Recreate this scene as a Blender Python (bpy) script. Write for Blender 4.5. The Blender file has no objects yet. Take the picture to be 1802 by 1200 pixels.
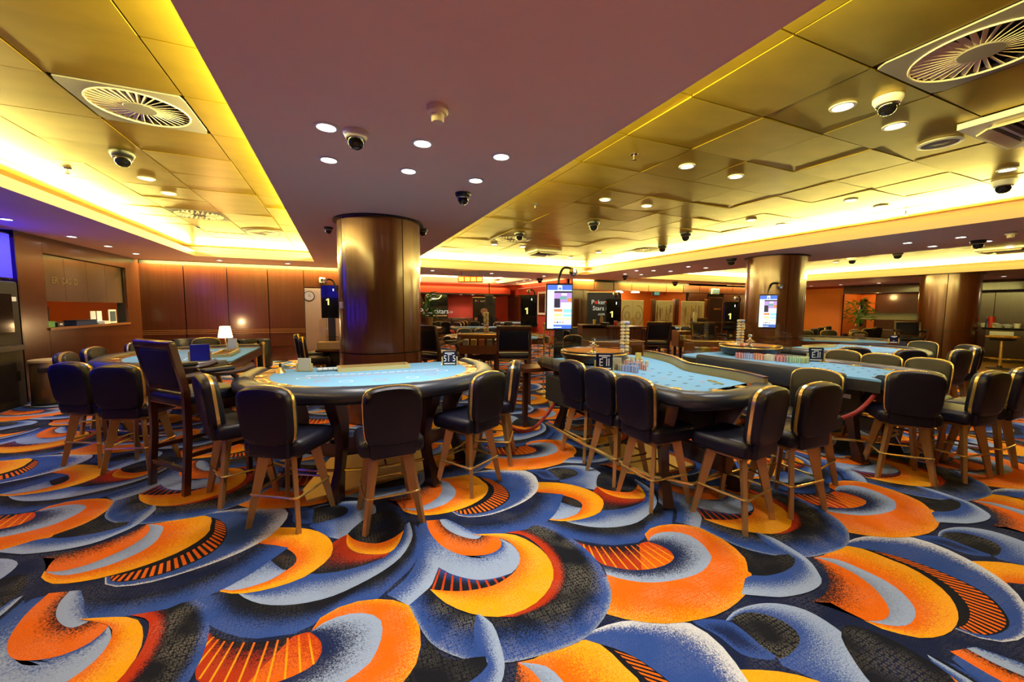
import bpy, bmesh, math, random
import numpy as np
from mathutils import Vector, Matrix, Euler
random.seed(7)
SC = bpy.context.scene
COL = SC.collection
PI = math.pi
# ------------------------------------------------------------------ camera
H = 1.62
YAW, PIT, ROL = math.radians(23.4), math.radians(4.66), math.radians(0.36)
fw = Vector((math.sin(YAW)*math.cos(PIT), math.cos(YAW)*math.cos(PIT), -math.sin(PIT)))
rt0 = Vector((math.cos(YAW), -math.sin(YAW), 0)); up0 = rt0.cross(fw)
rt = rt0*math.cos(ROL)+up0*math.sin(ROL); up = up0*math.cos(ROL)-rt0*math.sin(ROL)
cd = bpy.data.cameras.new('camera'); cam = bpy.data.objects.new('camera', cd); COL.objects.link(cam)
cd.sensor_width = 36; cd.lens = 700/1802*36; cd.clip_start = .05; cd.clip_end = 200
m = Matrix((rt, up, -fw)).transposed().to_4x4(); m.translation = (0, 0, H); cam.matrix_world = m
SC.camera = cam
# ------------------------------------------------------------------ world, exposure
w = bpy.data.worlds.new('world'); SC.world = w; w.use_nodes = True
w.node_tree.nodes['Background'].inputs[0].default_value = (.9, .75, .6, 1)
w.node_tree.nodes['Background'].inputs[1].default_value = .006
vs = SC.view_settings; vs.view_transform = 'Standard'; vs.look = 'None'; vs.gamma = 1; vs.use_curve_mapping = False
vs.exposure = 0.3
SC.cycles.max_bounces = 4; SC.cycles.diffuse_bounces = 3; SC.cycles.glossy_bounces = 2
SC.cycles.transmission_bounces = 4; SC.cycles.transparent_max_bounces = 24
SC.cycles.caustics_reflective = False; SC.cycles.caustics_refractive = False
SC.cycles.use_adaptive_sampling = True; SC.cycles.adaptive_threshold = .05
SC.cycles.sample_clamp_indirect = 4.0
COVE_W = 42.0      # watts per metre of cove strip
DOWN_W = 50.0      # watts of one downlight
ZC = 2.85          # soffit height
ZP = 3.12          # gold panel height

def ray(px, py):
    return (fw*700+rt*(px-901)-up*(py-600)).normalized()
def P(px, py, z):            # point of the picture at height z
    d = ray(px, py); t = (z-H)/d.z
    return Vector((d.x*t, d.y*t, z))
def PY(px, py, y):
    d = ray(px, py); t = y/d.y
    return Vector((d.x*t, y, H+d.z*t))
def PX(px, py, x):
    d = ray(px, py); t = x/d.x
    return Vector((x, d.y*t, H+d.z*t))

def area(name, loc, direction, sx, sy, watts, color, spread=None):
    l = bpy.data.lights.new(name, 'AREA'); l.shape = 'RECTANGLE'; l.size = sx; l.size_y = sy
    l.energy = watts; l.color = color
    if spread: l.spread = spread
    o = bpy.data.objects.new(name, l); COL.objects.link(o); o.location = loc
    o.rotation_euler = Vector(direction).to_track_quat('-Z', 'X').to_euler()
    return o
WARM = (1.0, .86, .24)
# coffers (x0, x1, y0, y1) cut in the soffit
COFFERS = [(-3.2, -.593, -3.0, 12.1), (1.81, 8.2, -3.0, 12.25), (10.95, 18.0, -3.0, 12.6)]
def cove_strip(a, b, inward, wpm=COVE_W, col=WARM):
    a = Vector(a); b = Vector(b); L = (b-a).length; mid = (a+b)/2
    d = Vector(inward).normalized()*.75+Vector((0, 0, .66))
    l = bpy.data.lights.new('cove_light', 'AREA'); l.shape = 'RECTANGLE'; l.size = L; l.size_y = .05
    l.energy = wpm*L; l.color = col
    o = bpy.data.objects.new('cove_light', l); COL.objects.link(o); o.location = mid
    z = -d.normalized(); x = (b-a).normalized(); y = z.cross(x)
    o.matrix_world = Matrix.Translation(mid) @ Matrix((x, y, z)).transposed().to_4x4()
for (x0, x1, y0, y1) in COFFERS:
    e = .10; zz = ZC+.15
    cove_strip((x0-e, y0, zz), (x0-e, y1, zz), (1, 0, 0))
    cove_strip((x1+e, y0, zz), (x1+e, y1, zz), (-1, 0, 0))
    cove_strip((x0, y1+e, zz), (x1, y1+e, zz), (0, -1, 0))
# ------------------------------------------------------------------ materials
MATS = {}
def srgb(r, g, b):
    f = lambda c: (c/255/12.92 if c/255 <= .04045 else ((c/255+.055)/1.055)**2.4)
    return (f(r), f(g), f(b), 1)
def nmat(name):
    m = bpy.data.materials.new(name); m.use_nodes = True
    nt = m.node_tree; b = nt.nodes['Principled BSDF']; MATS[name] = m
    return m, nt, b
def node(nt, t, **kw):
    n = nt.nodes.new(t)
    for k, v in kw.items(): setattr(n, k, v)
    return n
def plain(name, col, rough=.5, metal=0, var=.0, scale=8, bump=0, coat=0, stretch=None, emit=None, estr=0, spec=None, trans=0, ior=None):
    m, nt, b = nmat(name)
    c = col if len(col) == 4 else (*col, 1)
    b.inputs['Base Color'].default_value = c; b.inputs['Roughness'].default_value = rough; b.inputs['Metallic'].default_value = metal
    if coat: b.inputs['Coat Weight'].default_value = coat; b.inputs['Coat Roughness'].default_value = .12
    if spec is not None: b.inputs['Specular IOR Level'].default_value = spec
    if trans: b.inputs['Transmission Weight'].default_value = trans
    if ior: b.inputs['IOR'].default_value = ior
    if emit: b.inputs['Emission Color'].default_value = (*emit[:3], 1); b.inputs['Emission Strength'].default_value = estr
    if var or bump:
        tc = node(nt, 'ShaderNodeTexCoord'); mp = node(nt, 'ShaderNodeMapping')
        nt.links.new(tc.outputs['Object'], mp.inputs[0])
        if stretch: mp.inputs['Scale'].default_value = stretch
        nz = node(nt, 'ShaderNodeTexNoise'); nz.inputs['Scale'].default_value = scale; nz.inputs['Detail'].default_value = 5
        nt.links.new(mp.outputs[0], nz.inputs['Vector'])
        if var:
            mx = node(nt, 'ShaderNodeMix', data_type='RGBA')
            mx.inputs['A'].default_value = tuple(min(1, x*(1-var)) for x in c[:3])+(1,)
            mx.inputs['B'].default_value = tuple(min(1, x*(1+var)) for x in c[:3])+(1,)
            nt.links.new(nz.outputs['Fac'], mx.inputs['Factor']); nt.links.new(mx.outputs['Result'], b.inputs['Base Color'])
        if bump:
            bp = node(nt, 'ShaderNodeBump'); bp.inputs['Strength'].default_value = bump; bp.inputs['Distance'].default_value = .01
            nt.links.new(nz.outputs['Fac'], bp.inputs['Height']); nt.links.new(bp.outputs[0], b.inputs['Normal'])
    return m
def glow(name, col, s):
    m = plain(name, (.02, .02, .02), .5, emit=col, estr=s)
    if name not in ('blue_glow', 'shade_on'): m.cycles.emission_sampling = 'NONE'
    return m
WOODC = (.085, .021, .007)
plain('wood', WOODC, .32, var=.45, scale=2.2, stretch=(14, 14, .5), coat=.35)
plain('wood_flat', (.085, .021, .007), .30, var=.45, scale=2.2, stretch=(.6, 14, 14), coat=.3)
plain('wood_dark', (.026, .008, .004), .28, var=.4, scale=3, stretch=(10, 10, .8), coat=.4)
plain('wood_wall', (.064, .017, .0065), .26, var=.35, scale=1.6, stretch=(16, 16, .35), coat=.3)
plain('wood_chair', (.050, .015, .006), .28, var=.4, scale=3, stretch=(10, 10, .8), coat=.4)
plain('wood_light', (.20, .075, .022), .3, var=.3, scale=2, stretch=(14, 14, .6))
plain('soffit', (.82, .585, .465), .6, var=.04, scale=2)
plain('soffit_lip', (.78, .66, .36), .6)
plain('gold_panel', (.40, .268, .020), .36, metal=.72, var=.25, scale=2.2, stretch=(1, 2.2, 1), spec=.2)
plain('cove_back', (.8, .7, .4), .7)
plain('joint_black', (.01, .008, .006), .8)
plain('leather', (.0036, .0044, .015), .40, bump=.04, scale=160, spec=.32)
plain('leather_grey', (.011, .012, .017), .42, bump=.04, scale=160, spec=.35)
plain('leather_rail', (.026, .036, .058), .32, bump=.03, scale=140)
plain('brass', (1.0, .70, .20), .24, metal=.78, bump=.02, scale=60)
plain('brass_plate', (.85, .66, .26), .38, metal=.6, var=.06, scale=3)
plain('bronze', (.44, .25, .085), .36, metal=.45, var=.12, scale=6, stretch=(2, 2, .5))
plain('felt', (.17, .41, .66), .9, var=.05, scale=260)
plain('felt_print', (.80, .86, .88), .9)
plain('felt_red', (.62, .22, .20), .9)
plain('felt_black', (.05, .07, .1), .9)
plain('inlay', (.22, .06, .018), .3, var=.5, scale=30)
plain('black', (.008, .008, .009), .35)
plain('black_matte', (.012, .011, .010), .7)
plain('black_gloss', (.006, .006, .007), .08)
plain('chrome', (.75, .75, .76), .14, metal=1)
plain('white', (.75, .73, .68), .5)
plain('cream', (.80, .68, .50), .5)
plain('grille', (.26, .235, .21), .45)
plain('grille_dark', (.17, .13, .11), .5)
plain('red_wall', (.42, .036, .012), .65, var=.06, scale=2)
plain('orange_wall', (.62, .15, .012), .6, var=.06, scale=2)
plain('rope', (.30, .022, .014), .6, bump=.5, scale=60)
plain('parquet', (.50, .33, .12), .4, var=.2, scale=4)
plain('navy_fabric', (.004, .005, .016), .6, spec=.2)
plain('chip_blue', (.30, .38, .66), .5, var=.2, scale=90)
plain('chip_orange', (.72, .20, .07), .5, var=.2, scale=90)
plain('chip_yellow', (.78, .55, .10), .5, var=.2, scale=90)
plain('chip_cream', (.74, .66, .42), .5, var=.2, scale=90)
plain('chip_red', (.52, .10, .10), .5, var=.2, scale=90)
plain('chip_green', (.30, .52, .28), .5, var=.2, scale=90)
plain('chip_lime', (.52, .60, .16), .5, var=.2, scale=90)
plain('chip_tan', (.42, .36, .16), .5, var=.2, scale=90)
plain('wheel_wood', (.46, .19, .04), .22, var=.25, scale=12, coat=.5)
plain('card_yellow', (.75, .62, .12), .6)
plain('leaf', (.06, .17, .03), .5, var=.4, scale=9)
plain('pot', (.20, .07, .03), .5)
plain('frosted', (.66, .66, .48), .55, var=.12, scale=6)
plain('dark_glass', (.03, .017, .010), .06, var=.1, scale=2)
plain('paper', (.82, .84, .82), .6)
plain('green_box', (.10, .35, .08), .5)
plain('blue_box', (.012, .03, .10), .4)
plain('skin', (.55, .30, .20), .5)
plain('hair', (.10, .085, .075), .6)
plain('sign_navy', (.004, .006, .03), .3)
plain('sign_navy_bluelit', (.012, .02, .62), .35)  # navy plate, the blue light falling on it put into the colour
plain('sign_back', (.55, .52, .36), .5)
plain('bottle', (.05, .12, .25), .15)
plain('cup_red', (.6, .03, .02), .4)
glow('lamp_on', (1, .95, .85), 14)
glow('pendant_on', (1, .93, .78), 6)
glow('shade_on', (1, .62, .25), 7)
glow('screen_white', (.80, .90, 1), 1.15)
glow('screen_blue', (.05, .14, .62), 1.3)
glow('screen_cyan', (.30, .75, .88), 1.1)
glow('screen_yellow', (.95, .80, .30), 1.1)
glow('screen_orange', (.90, .28, .08), 1.0)
glow('screen_dark', (.02, .02, .05), 1.0)
glow('screen_violet', (.55, .32, .75), 1.0)
glow('screen_teal', (.18, .42, .42), 1.0)
glow('blue_glow', (.006, .005, .95), 3.4)
glow('led_yellow', (1, .60, .02), 6)
glow('led_red', (.9, .04, .0), 2)
glow('num_gold', (.95, .80, .22), 1.0)
glow('num_white', (.9, .92, 1), 1.0)
glow('exit_green', (.12, .40, .26), .8)
glow('poster_text', (.9, .86, .62), .55)
plain('print_white', (.85, .84, .80), .6)
plain('print_red', (.6, .03, .02), .6)
plain('print_gold', (.20, .13, .04), .5)
def glass(name, col=(1, 1, 1), alpha=.12, rough=.02):
    m, nt, b = nmat(name)
    out = nt.nodes['Material Output']; nt.nodes.remove(b)
    t = node(nt, 'ShaderNodeBsdfTransparent'); t.inputs[0].default_value = (*col, 1)
    g = node(nt, 'ShaderNodeBsdfGlossy'); g.inputs['Roughness'].default_value = rough
    fr = node(nt, 'ShaderNodeFresnel'); fr.inputs[0].default_value = 1.3
    ad = node(nt, 'ShaderNodeMath', operation='ADD'); ad.inputs[1].default_value = alpha*.3; ad.use_clamp = True
    nt.links.new(fr.outputs[0], ad.inputs[0])
    mx = node(nt, 'ShaderNodeMixShader'); gb = node(nt, 'ShaderNodeNewGeometry'); k0 = node(nt, 'ShaderNodeMath', operation='SUBTRACT'); k0.inputs[0].default_value = 1; k1 = node(nt, 'ShaderNodeMath', operation='MULTIPLY')
    nt.links.new(gb.outputs['Backfacing'], k0.inputs[1]); nt.links.new(k0.outputs[0], k1.inputs[0]); nt.links.new(ad.outputs[0], k1.inputs[1]); nt.links.new(k1.outputs[0], mx.inputs[0]); nt.links.new(t.outputs[0], mx.inputs[1]); nt.links.new(g.outputs[0], mx.inputs[2])
    nt.links.new(mx.outputs[0], out.inputs[0])
glass('glass', (.96, .98, .96)); glass('acrylic', (.97, .96, .88), .3); glass('smoked', (.35, .27, .20), .1)

# ------------------------------------------------------------------ mesh helpers
class MB:
    def __init__(s): s.v = []; s.f = []
    def _add(s, vs, fs, mtx=None):
        n = len(s.v)
        s.v += [tuple(mtx @ Vector(v)) if mtx else tuple(v) for v in vs]
        s.f += [tuple(i+n for i in f) for f in fs]
        return s
    def box(s, c, d, rot=None, taper=1):
        x, y, z = d[0]/2, d[1]/2, d[2]/2; t = taper
        vs = [(-x*t, -y*t, -z), (x*t, -y*t, -z), (x*t, y*t, -z), (-x*t, y*t, -z), (-x, -y, z), (x, -y, z), (x, y, z), (-x, y, z)]
        fs = [(0, 3, 2, 1), (4, 5, 6, 7), (0, 1, 5, 4), (1, 2, 6, 5), (2, 3, 7, 6), (3, 0, 4, 7)]
        M = Matrix.Translation(c) @ (rot.to_4x4() if rot else Matrix())
        return s._add(vs, fs, M)
    def b2(s, lo, hi):
        return s.box([(a+b)/2 for a, b in zip(lo, hi)], [abs(b-a) for a, b in zip(lo, hi)])
    def rbox(s, c, d, r=.01, seg=2, rot=None):
        bm = bmesh.new(); bmesh.ops.create_cube(bm, size=1)
        for v in bm.verts: v.co = Vector((v.co.x*d[0], v.co.y*d[1], v.co.z*d[2]))
        bmesh.ops.bevel(bm, geom=bm.edges[:], offset=r, segments=seg, affect='EDGES', profile=.5)
        bm.verts.index_update()
        vs = [v.co.copy() for v in bm.verts]; fs = [[v.index for v in f.verts] for f in bm.faces]; bm.free()
        M = Matrix.Translation(c) @ (rot.to_4x4() if rot else Matrix())
        return s._add(vs, fs, M)
    def lathe(s, prof, n=20, c=(0, 0, 0), mtx=None, a0=0, a1=2*PI, cap=True):
        full = abs(a1-a0-2*PI) < 1e-6; k = n if full else n+1
        vs = []; fs = []
        for (r, z) in prof:
            for i in range(k):
                a = a0+(a1-a0)*i/n; vs.append((c[0]+r*math.cos(a), c[1]+r*math.sin(a), c[2]+z))
        for j in range(len(prof)-1):
            for i in range(n):
                i2 = (i+1) % k
                fs.append((j*k+i, j*k+i2, (j+1)*k+i2, (j+1)*k+i))
        if full and cap:
            if prof[0][0] > 1e-5: fs.append(tuple(reversed(range(k))))
            if prof[-1][0] > 1e-5: fs.append(tuple(range((len(prof)-1)*k, len(prof)*k)))
        return s._add(vs, fs, mtx)
    def tube(s, pts, r, n=8, closed=False, sq=1):
        pts = [Vector(p) for p in pts]; N = len(pts); rings = []
        prev = None
        for i, p in enumerate(pts):
            if closed: t = pts[(i+1) % N]-pts[i-1]
            else: t = pts[min(i+1, N-1)]-pts[max(i-1, 0)]
            t.normalize()
            if prev is None:
                u = t.orthogonal().normalized() if abs(t.z) > .95 else t.cross(Vector((0, 0, 1))).normalized()
            else:
                u = (prev-t*prev.dot(t)).normalized()
            prev = u; v = t.cross(u)
            rr = r[i] if isinstance(r, (list, tuple)) else r
            rings.append([p+(u*math.cos(2*PI*k/n)+v*math.sin(2*PI*k/n)*sq)*rr for k in range(n)])
        vs = [v for rg in rings for v in rg]; fs = []
        M = N if closed else N-1
        for i in range(M):
            j = (i+1) % N
            for k in range(n):
                k2 = (k+1) % n
                fs.append((i*n+k, i*n+k2, j*n+k2, j*n+k))
        if not closed:
            fs.append(tuple(reversed(range(n)))); fs.append(tuple((N-1)*n+k for k in range(n)))
        return s._add(vs, fs)
    def prism(s, poly, z0, z1, mtx=None):
        n = len(poly)
        vs = [(x, y, z0) for x, y in poly]+[(x, y, z1) for x, y in poly]
        fs = [tuple(reversed(range(n))), tuple(range(n, 2*n))]+[(i, (i+1) % n, n+(i+1) % n, n+i) for i in range(n)]
        return s._add(vs, fs, mtx)
    def loft(s, rings, cap=True, closed=True):
        n = len(rings[0]); vs = [v for r in rings for v in r]; fs = []
        for j in range(len(rings)-1):
            for i in range(n if closed else n-1):
                i2 = (i+1) % n
                fs.append((j*n+i, j*n+i2, (j+1)*n+i2, (j+1)*n+i))
        if cap: fs.append(tuple(reversed(range(n)))); fs.append(tuple((len(rings)-1)*n+i for i in range(n)))
        return s._add(vs, fs)
    def mesh(s, name, mat, smooth=False):
        me = bpy.data.meshes.new(name); me.from_pydata(s.v, [], s.f); me.materials.append(MATS[mat] if isinstance(mat, str) else mat)
        bm = bmesh.new(); bm.from_mesh(me); bmesh.ops.recalc_face_normals(bm, faces=bm.faces[:]); bm.to_mesh(me); bm.free()
        if smooth:
            me.polygons.foreach_set('use_smooth', [True]*len(me.polygons))
            try: me.set_sharp_from_angle(angle=math.radians(smooth if smooth is not True else 40))
            except Exception: pass
        me.update(); return me
    def build(s, name, mat, parent=None, smooth=False):
        o = bpy.data.objects.new(name, s.mesh(name, mat, smooth)); COL.objects.link(o)
        if parent: o.parent = parent
        return o
def link(name, me, parent=None, loc=None, rz=None):
    o = bpy.data.objects.new(name, me); COL.objects.link(o)
    if parent: o.parent = parent
    if loc is not None: o.location = loc
    if rz is not None: o.rotation_euler = (0, 0, rz)
    return o
def tag(o, label, cat, group=None):
    o['label'] = label; o['category'] = cat
    if group: o['group'] = group
    return o
def thing(name, label, cat, loc=(0, 0, 0), rz=0, group=None):
    o = bpy.data.objects.new(name, None); COL.objects.link(o); o.empty_display_size = .1
    o.location = loc; o.rotation_euler = (0, 0, rz)
    return tag(o, label, cat, group)
def struct(o): o['kind'] = 'structure'; return o
def copy_tree(o, parent=None):
    c = o.copy(); COL.objects.link(c); c.parent = parent
    for ch in list(o.children): copy_tree(ch, c)
    return c
def dup(root, first, loc, rz, label, group=None):
    r = root if first else copy_tree(root)
    r.location = loc; r.rotation_euler = (0, 0, rz); r['label'] = label
    if group: r['group'] = group
    return r
class Proto:                       # first use moves the source itself, later uses copy it
    def __init__(s, root): s.root = root; s.n = 0
    def put(s, loc, rz, label, group=None):
        s.n += 1
        if s.n == 1: s.src = s.root; return dup(s.root, True, loc, rz, label, group)
        return dup(s.root, False, loc, rz, label, group)
def text(name, body, size, mat, parent, loc, rot, ext=.002, align='CENTER', sx=1):
    c = bpy.data.curves.new(name, 'FONT'); c.body = body; c.size = size; c.extrude = ext; c.align_x = align; c.align_y = 'CENTER'; c.resolution_u = 2
    tmp = bpy.data.objects.new(name, c); me = bpy.data.meshes.new_from_object(tmp); bpy.data.objects.remove(tmp); bpy.data.curves.remove(c)
    bm = bmesh.new(); bm.from_mesh(me); bm.verts.ensure_lookup_table(); seen = set(); k = 0; objs = []
    for v0 in bm.verts:
        if v0.index in seen: continue
        st = [v0]; isl = []; seen.add(v0.index)
        while st:
            v = st.pop(); isl.append(v)
            for e in v.link_edges:
                q = e.other_vert(v)
                if q.index not in seen: seen.add(q.index); st.append(q)
        ix = {v.index: i for i, v in enumerate(isl)}
        fs = [[ix[v.index] for v in f.verts] for f in {f for v in isl for f in v.link_faces}]
        lm = bpy.data.meshes.new('letter'); lm.from_pydata([v.co.copy() for v in isl], [], fs); lm.materials.append(MATS[mat])
        o = bpy.data.objects.new('letter', lm); COL.objects.link(o); o.parent = parent; o.location = loc; o.rotation_euler = rot; o.scale = (sx, 1, 1); objs.append(o)
    bm.free(); bpy.data.meshes.remove(me)
    return objs
def spline(pts, n, closed=False):
    pts = [np.array(p, float) for p in pts]; out = []
    N = len(pts)
    get = (lambda i: pts[i % N]) if closed else (lambda i: pts[max(0, min(N-1, i))])
    dense = []
    for i in range(N if closed else N-1):
        p0, p1, p2, p3 = get(i-1), get(i), get(i+1), get(i+2)
        for k in range(10):
            t = k/10
            dense.append(.5*((2*p1)+(-p0+p2)*t+(2*p0-5*p1+4*p2-p3)*t*t+(-p0+3*p1-3*p2+p3)*t**3))
    dense.append(pts[0] if closed else pts[-1]); dense = np.array(dense)
    L = np.concatenate([[0], np.cumsum(np.linalg.norm(np.diff(dense, axis=0), axis=1))])
    u = np.linspace(0, L[-1], n+1)[:-1] if closed else np.linspace(0, L[-1], n)
    return np.stack([np.interp(u, L, dense[:, k]) for k in range(dense.shape[1])], 1)
# ------------------------------------------------------------------ floor: patterned carpet
CC = dict(O=(.78, .142, .003), Y=(.95, .39, .006), R=(.44, .034, .004), K=(.007, .008, .012), N=(.009, .018, .070),
          B=(.028, .072, .265), L=(.30, .39, .53), G=(.22, .28, .38), D=(.10, .025, .008), W=(.62, .64, .62))
FR = dict(Z1=(340, 900), Z2=(680, 880), Z3=(980, 880), Z4=(1380, 920), Z5=(920, 820), Z6=(0, 860), Z8=(1380, 800))
def fl(fr, pts):
    out = []
    for x, y in pts:
        if fr == 'W': q = P(1100+x/2.567, 780+y/2.567, 0)
        else: q = P(FR[fr][0]+x/4.2857, FR[fr][1]+y/4.2857, 0)
        out.append((q.x, q.y))
    return out
SHAPES = []   # (frame, O, I or None, colour at O, colour at I, (lo, hi), dots)
def S(fr, O, I, ca, cb, rng=(0, 1), dots=0): SHAPES.append((fr, O, I, ca, cb, rng, dots))
# E: grey petal with dark eye
S('W', [(455,800),(500,755),(600,725),(700,725),(820,755),(940,825),(1040,910),(1100,990),(1145,1085),(1160,1170)],
       [(480,800),(540,765),(640,775),(740,820),(790,880),(760,940),(690,975),(720,1010),(820,1050),(950,1120)], 'L', 'B', (0, .85), .4)
S('W', [(480,800),(540,765),(640,775),(740,820),(790,880),(760,940),(690,975),(620,920),(540,850)], None, 'K', 'K', (0, 1), .8)
S('W', [(300,800),(420,870),(540,960),(690,975),(620,920),(540,850),(455,800)], None, 'B', 'N', (0, .8), .2)
# band below the light crescent
S('Z1', [(30,640),(60,800),(200,900),(420,960),(640,940),(840,900),(1000,780),(1200,690),(1400,655),(1500,560),(1650,420),(1705,290),(1690,110)],
        [(340,620),(400,660),(520,700),(680,708),(850,690),(1050,640),(1250,550),(1430,450),(1560,350),(1630,250),(1655,170),(1640,80)], 'B', 'K', (.1, .75), .25)
S('Z1', [(340,620),(400,660),(520,700),(680,708),(850,690),(1050,640),(1250,550),(1430,450),(1560,350),(1630,250),(1655,170),(1630,80)],
        [(340,618),(500,600),(700,550),(850,490),(900,465),(1050,460),(1200,430),(1350,380),(1450,330),(1530,270),(1580,190),(1600,100)], 'L', 'B', (.15, .85), .3)
S('Z1', [(1055,235),(1165,175),(1165,260),(1230,312),(1350,328),(1480,312),(1430,352)],
        [(1020,360),(950,420),(885,468),(1000,466),(1150,442),(1300,402),(1430,352)], 'R', 'K', (0, .9), .3)
S('Z1', [(1165,170),(1210,210),(1290,235),(1400,240),(1500,205),(1590,140),(1570,40),(1480,-10),(1380,10),(1290,60)], None, 'K', 'N', (0, 2), .5)
S('Z1', [(1165,170),(1155,230),(1180,280),(1250,315),(1370,325),(1480,310),(1550,240),(1590,140)],
        [(1165,170),(1210,210),(1290,235),(1400,240),(1500,205),(1560,165),(1590,140)], 'Y', 'O', (0, .8), .2)
S('Z1', [(165,575),(280,597),(400,582),(520,548),(640,485),(700,445)],
        [(165,570),(300,510),(420,435),(520,380),(575,350),(640,400),(700,440)], 'L', 'B', (.1, 1.2), .2)
S('Z1', [(575,350),(620,295),(690,272),(765,320),(768,385),(720,430),(680,442),(620,400)], None, 'K', 'D', (.3, 2), .4)
S('Z1', [(440,250),(560,132),(700,122),(850,130),(960,160),(1030,210),(1055,270),(1030,350),(950,420),(850,490),(700,550),(500,602),(350,622),(220,612),(158,572)],
        [(440,252),(560,250),(680,270),(770,330),(772,390),(712,440),(600,510),(480,555),(350,590),(250,596),(160,570)], 'Y', 'O', (.25, 1), .25)
# ring round the ray disc
S('Z2', [(400,150),(480,240),(600,287),(715,272),(900,250),(1060,225),(1200,170),(1290,80),(1335,-40)],
        [(430,140),(560,175),(700,180),(850,165),(1000,115),(1080,60),(1125,0),(1135,-60)], 'B', 'K', (.1, 1.1), .25)
# C: orange oval with rays
S('Z4', [(430,165),(600,105),(940,108),(1150,168),(1350,258),(1550,368),(1700,478),(1800,590),(1850,720),(1830,850),(1700,900),(1550,890),(1400,850),(1285,800)],
        [(440,178),(620,200),(820,245),(1050,320),(1250,400),(1420,480),(1550,560),(1650,660),(1700,760),(1650,825),(1500,852),(1310,792)], 'W', 'B', (0, .45), .3)
CO = [(560,190),(800,240),(1050,320),(1250,400),(1420,480),(1550,560),(1650,660),(1700,760),(1650,825),(1500,852),(1310,792)]
CI = [(440,180),(600,200),(750,260),(950,340),(1130,450),(1250,560),(1305,660),(1312,740),(1300,792)]
S('Z4', CO, CI, 'K', 'K')
SHAPES.append(('BARS', 'Z4', CO, CI, [.16+.034*i for i in range(25)], .0085, (.06, .72), 'O'))
S('Z4', [(290,250),(430,178),(600,200),(750,260),(950,340),(1130,450),(1250,560),(1305,660),(1312,740),(1260,820),(1150,865),(1000,870),(850,835),(700,790),(600,738)],
        [(225,262),(400,280),(600,360),(780,450),(900,540),(980,640),(988,710),(940,770),(850,782),(740,768),(600,738)], 'Y', 'O', (0, 1), .4)
S('Z4', [(225,262),(400,280),(600,360),(780,450),(900,540),(980,640),(988,710),(940,770),(850,782),(740,768),(630,745)],
        [(225,262),(350,300),(520,380),(660,480),(750,580),(792,660),(782,710),(740,737),(630,743)], 'L', 'G', (0, 1.3), .15)
S('Z4', [(225,262),(350,300),(520,380),(660,480),(750,580),(792,660),(782,710),(740,737),(630,743),(530,700),(430,650),(340,600)],
        [(215,262),(290,330),(335,420),(325,510),(260,570),(200,590),(240,600),(340,606)], 'O', 'K', (.2, 1.15), .4)
# light swirl and stippled orange crescent
S('Z2', [(170,800),(290,700),(370,600),(395,512),(470,555),(580,590),(700,608),(830,592),(940,557),(997,490),(1007,420),(950,340),(850,290)],
        [(0,715),(130,610),(220,480),(250,330),(230,210),(300,160),(330,250),(420,350),(550,412),(680,422),(800,402),(867,350),(850,288)], 'L', 'B', (.12, .85), .3)
S('Z2', [(300,158),(330,250),(420,350),(550,412),(680,422),(800,402),(867,350),(850,288),(800,262)],
        [(400,150),(430,200),(500,250),(600,287),(680,297),(715,277),(800,262)], 'O', 'K', (.35, 1.2), .5)
S('Z2', [(400,150),(430,200),(500,250),(600,287),(680,297),(720,270)],
        [(455,145),(540,185),(620,230),(700,262),(715,268),(722,269)], 'L', 'B', (.3, 1.2), .2)
# A: fan, grey ring, orange ring
FO = [(150,318),(250,340),(400,357),(550,347),(690,318),(790,348),(885,430)]
FI = [(150,320),(230,400),(340,486),(440,512),(560,531),(690,526),(800,500),(865,465),(885,432)]
S('Z3', FO, FI, 'K', 'R', (.05, .8), .2)
S('Z3', [(620,334),(690,318),(790,348),(850,385),(885,430)], [(640,530),(720,522),(800,500),(865,465),(885,432)], 'R', 'O', (-.4, 1.2), .2)
RAYS = [((200,335),(212,382)),((240,345),(285,450)),((285,352),(370,492)),((335,355),(450,514)),((395,357),(535,526)),((450,357),(615,530)),((515,353),(690,526)),((560,347),(752,516)),((602,340),(815,496)),((645,330),(857,470)),((690,325),(882,440))]
SHAPES.append(('RAYS', 'Z3', RAYS, 5.5, 'Y'))
GO = [(375,565),(450,590),(600,620),(750,626),(900,606),(1050,565),(1130,510),(1167,440),(1150,400),(1090,330),(1000,270),(900,245),(800,245),(720,270),(688,312)]
S('Z3', GO, [(345,492),(440,513),(560,531),(690,526),(800,500),(865,465),(885,432),(850,387),(780,347),(688,318)], 'L', 'N', (.05, .85), .35)
S('Z3', [(375,865),(500,900),(650,925),(850,936),(1050,910),(1220,865),(1330,800),(1420,720),(1466,620),(1466,540),(1430,460),(1360,380),(1250,300),(1100,220),(950,188),(820,188),(720,210),(665,255),(665,300),(690,318)],
        GO, 'Y', 'O', (-.4, .55), .8)
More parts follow.
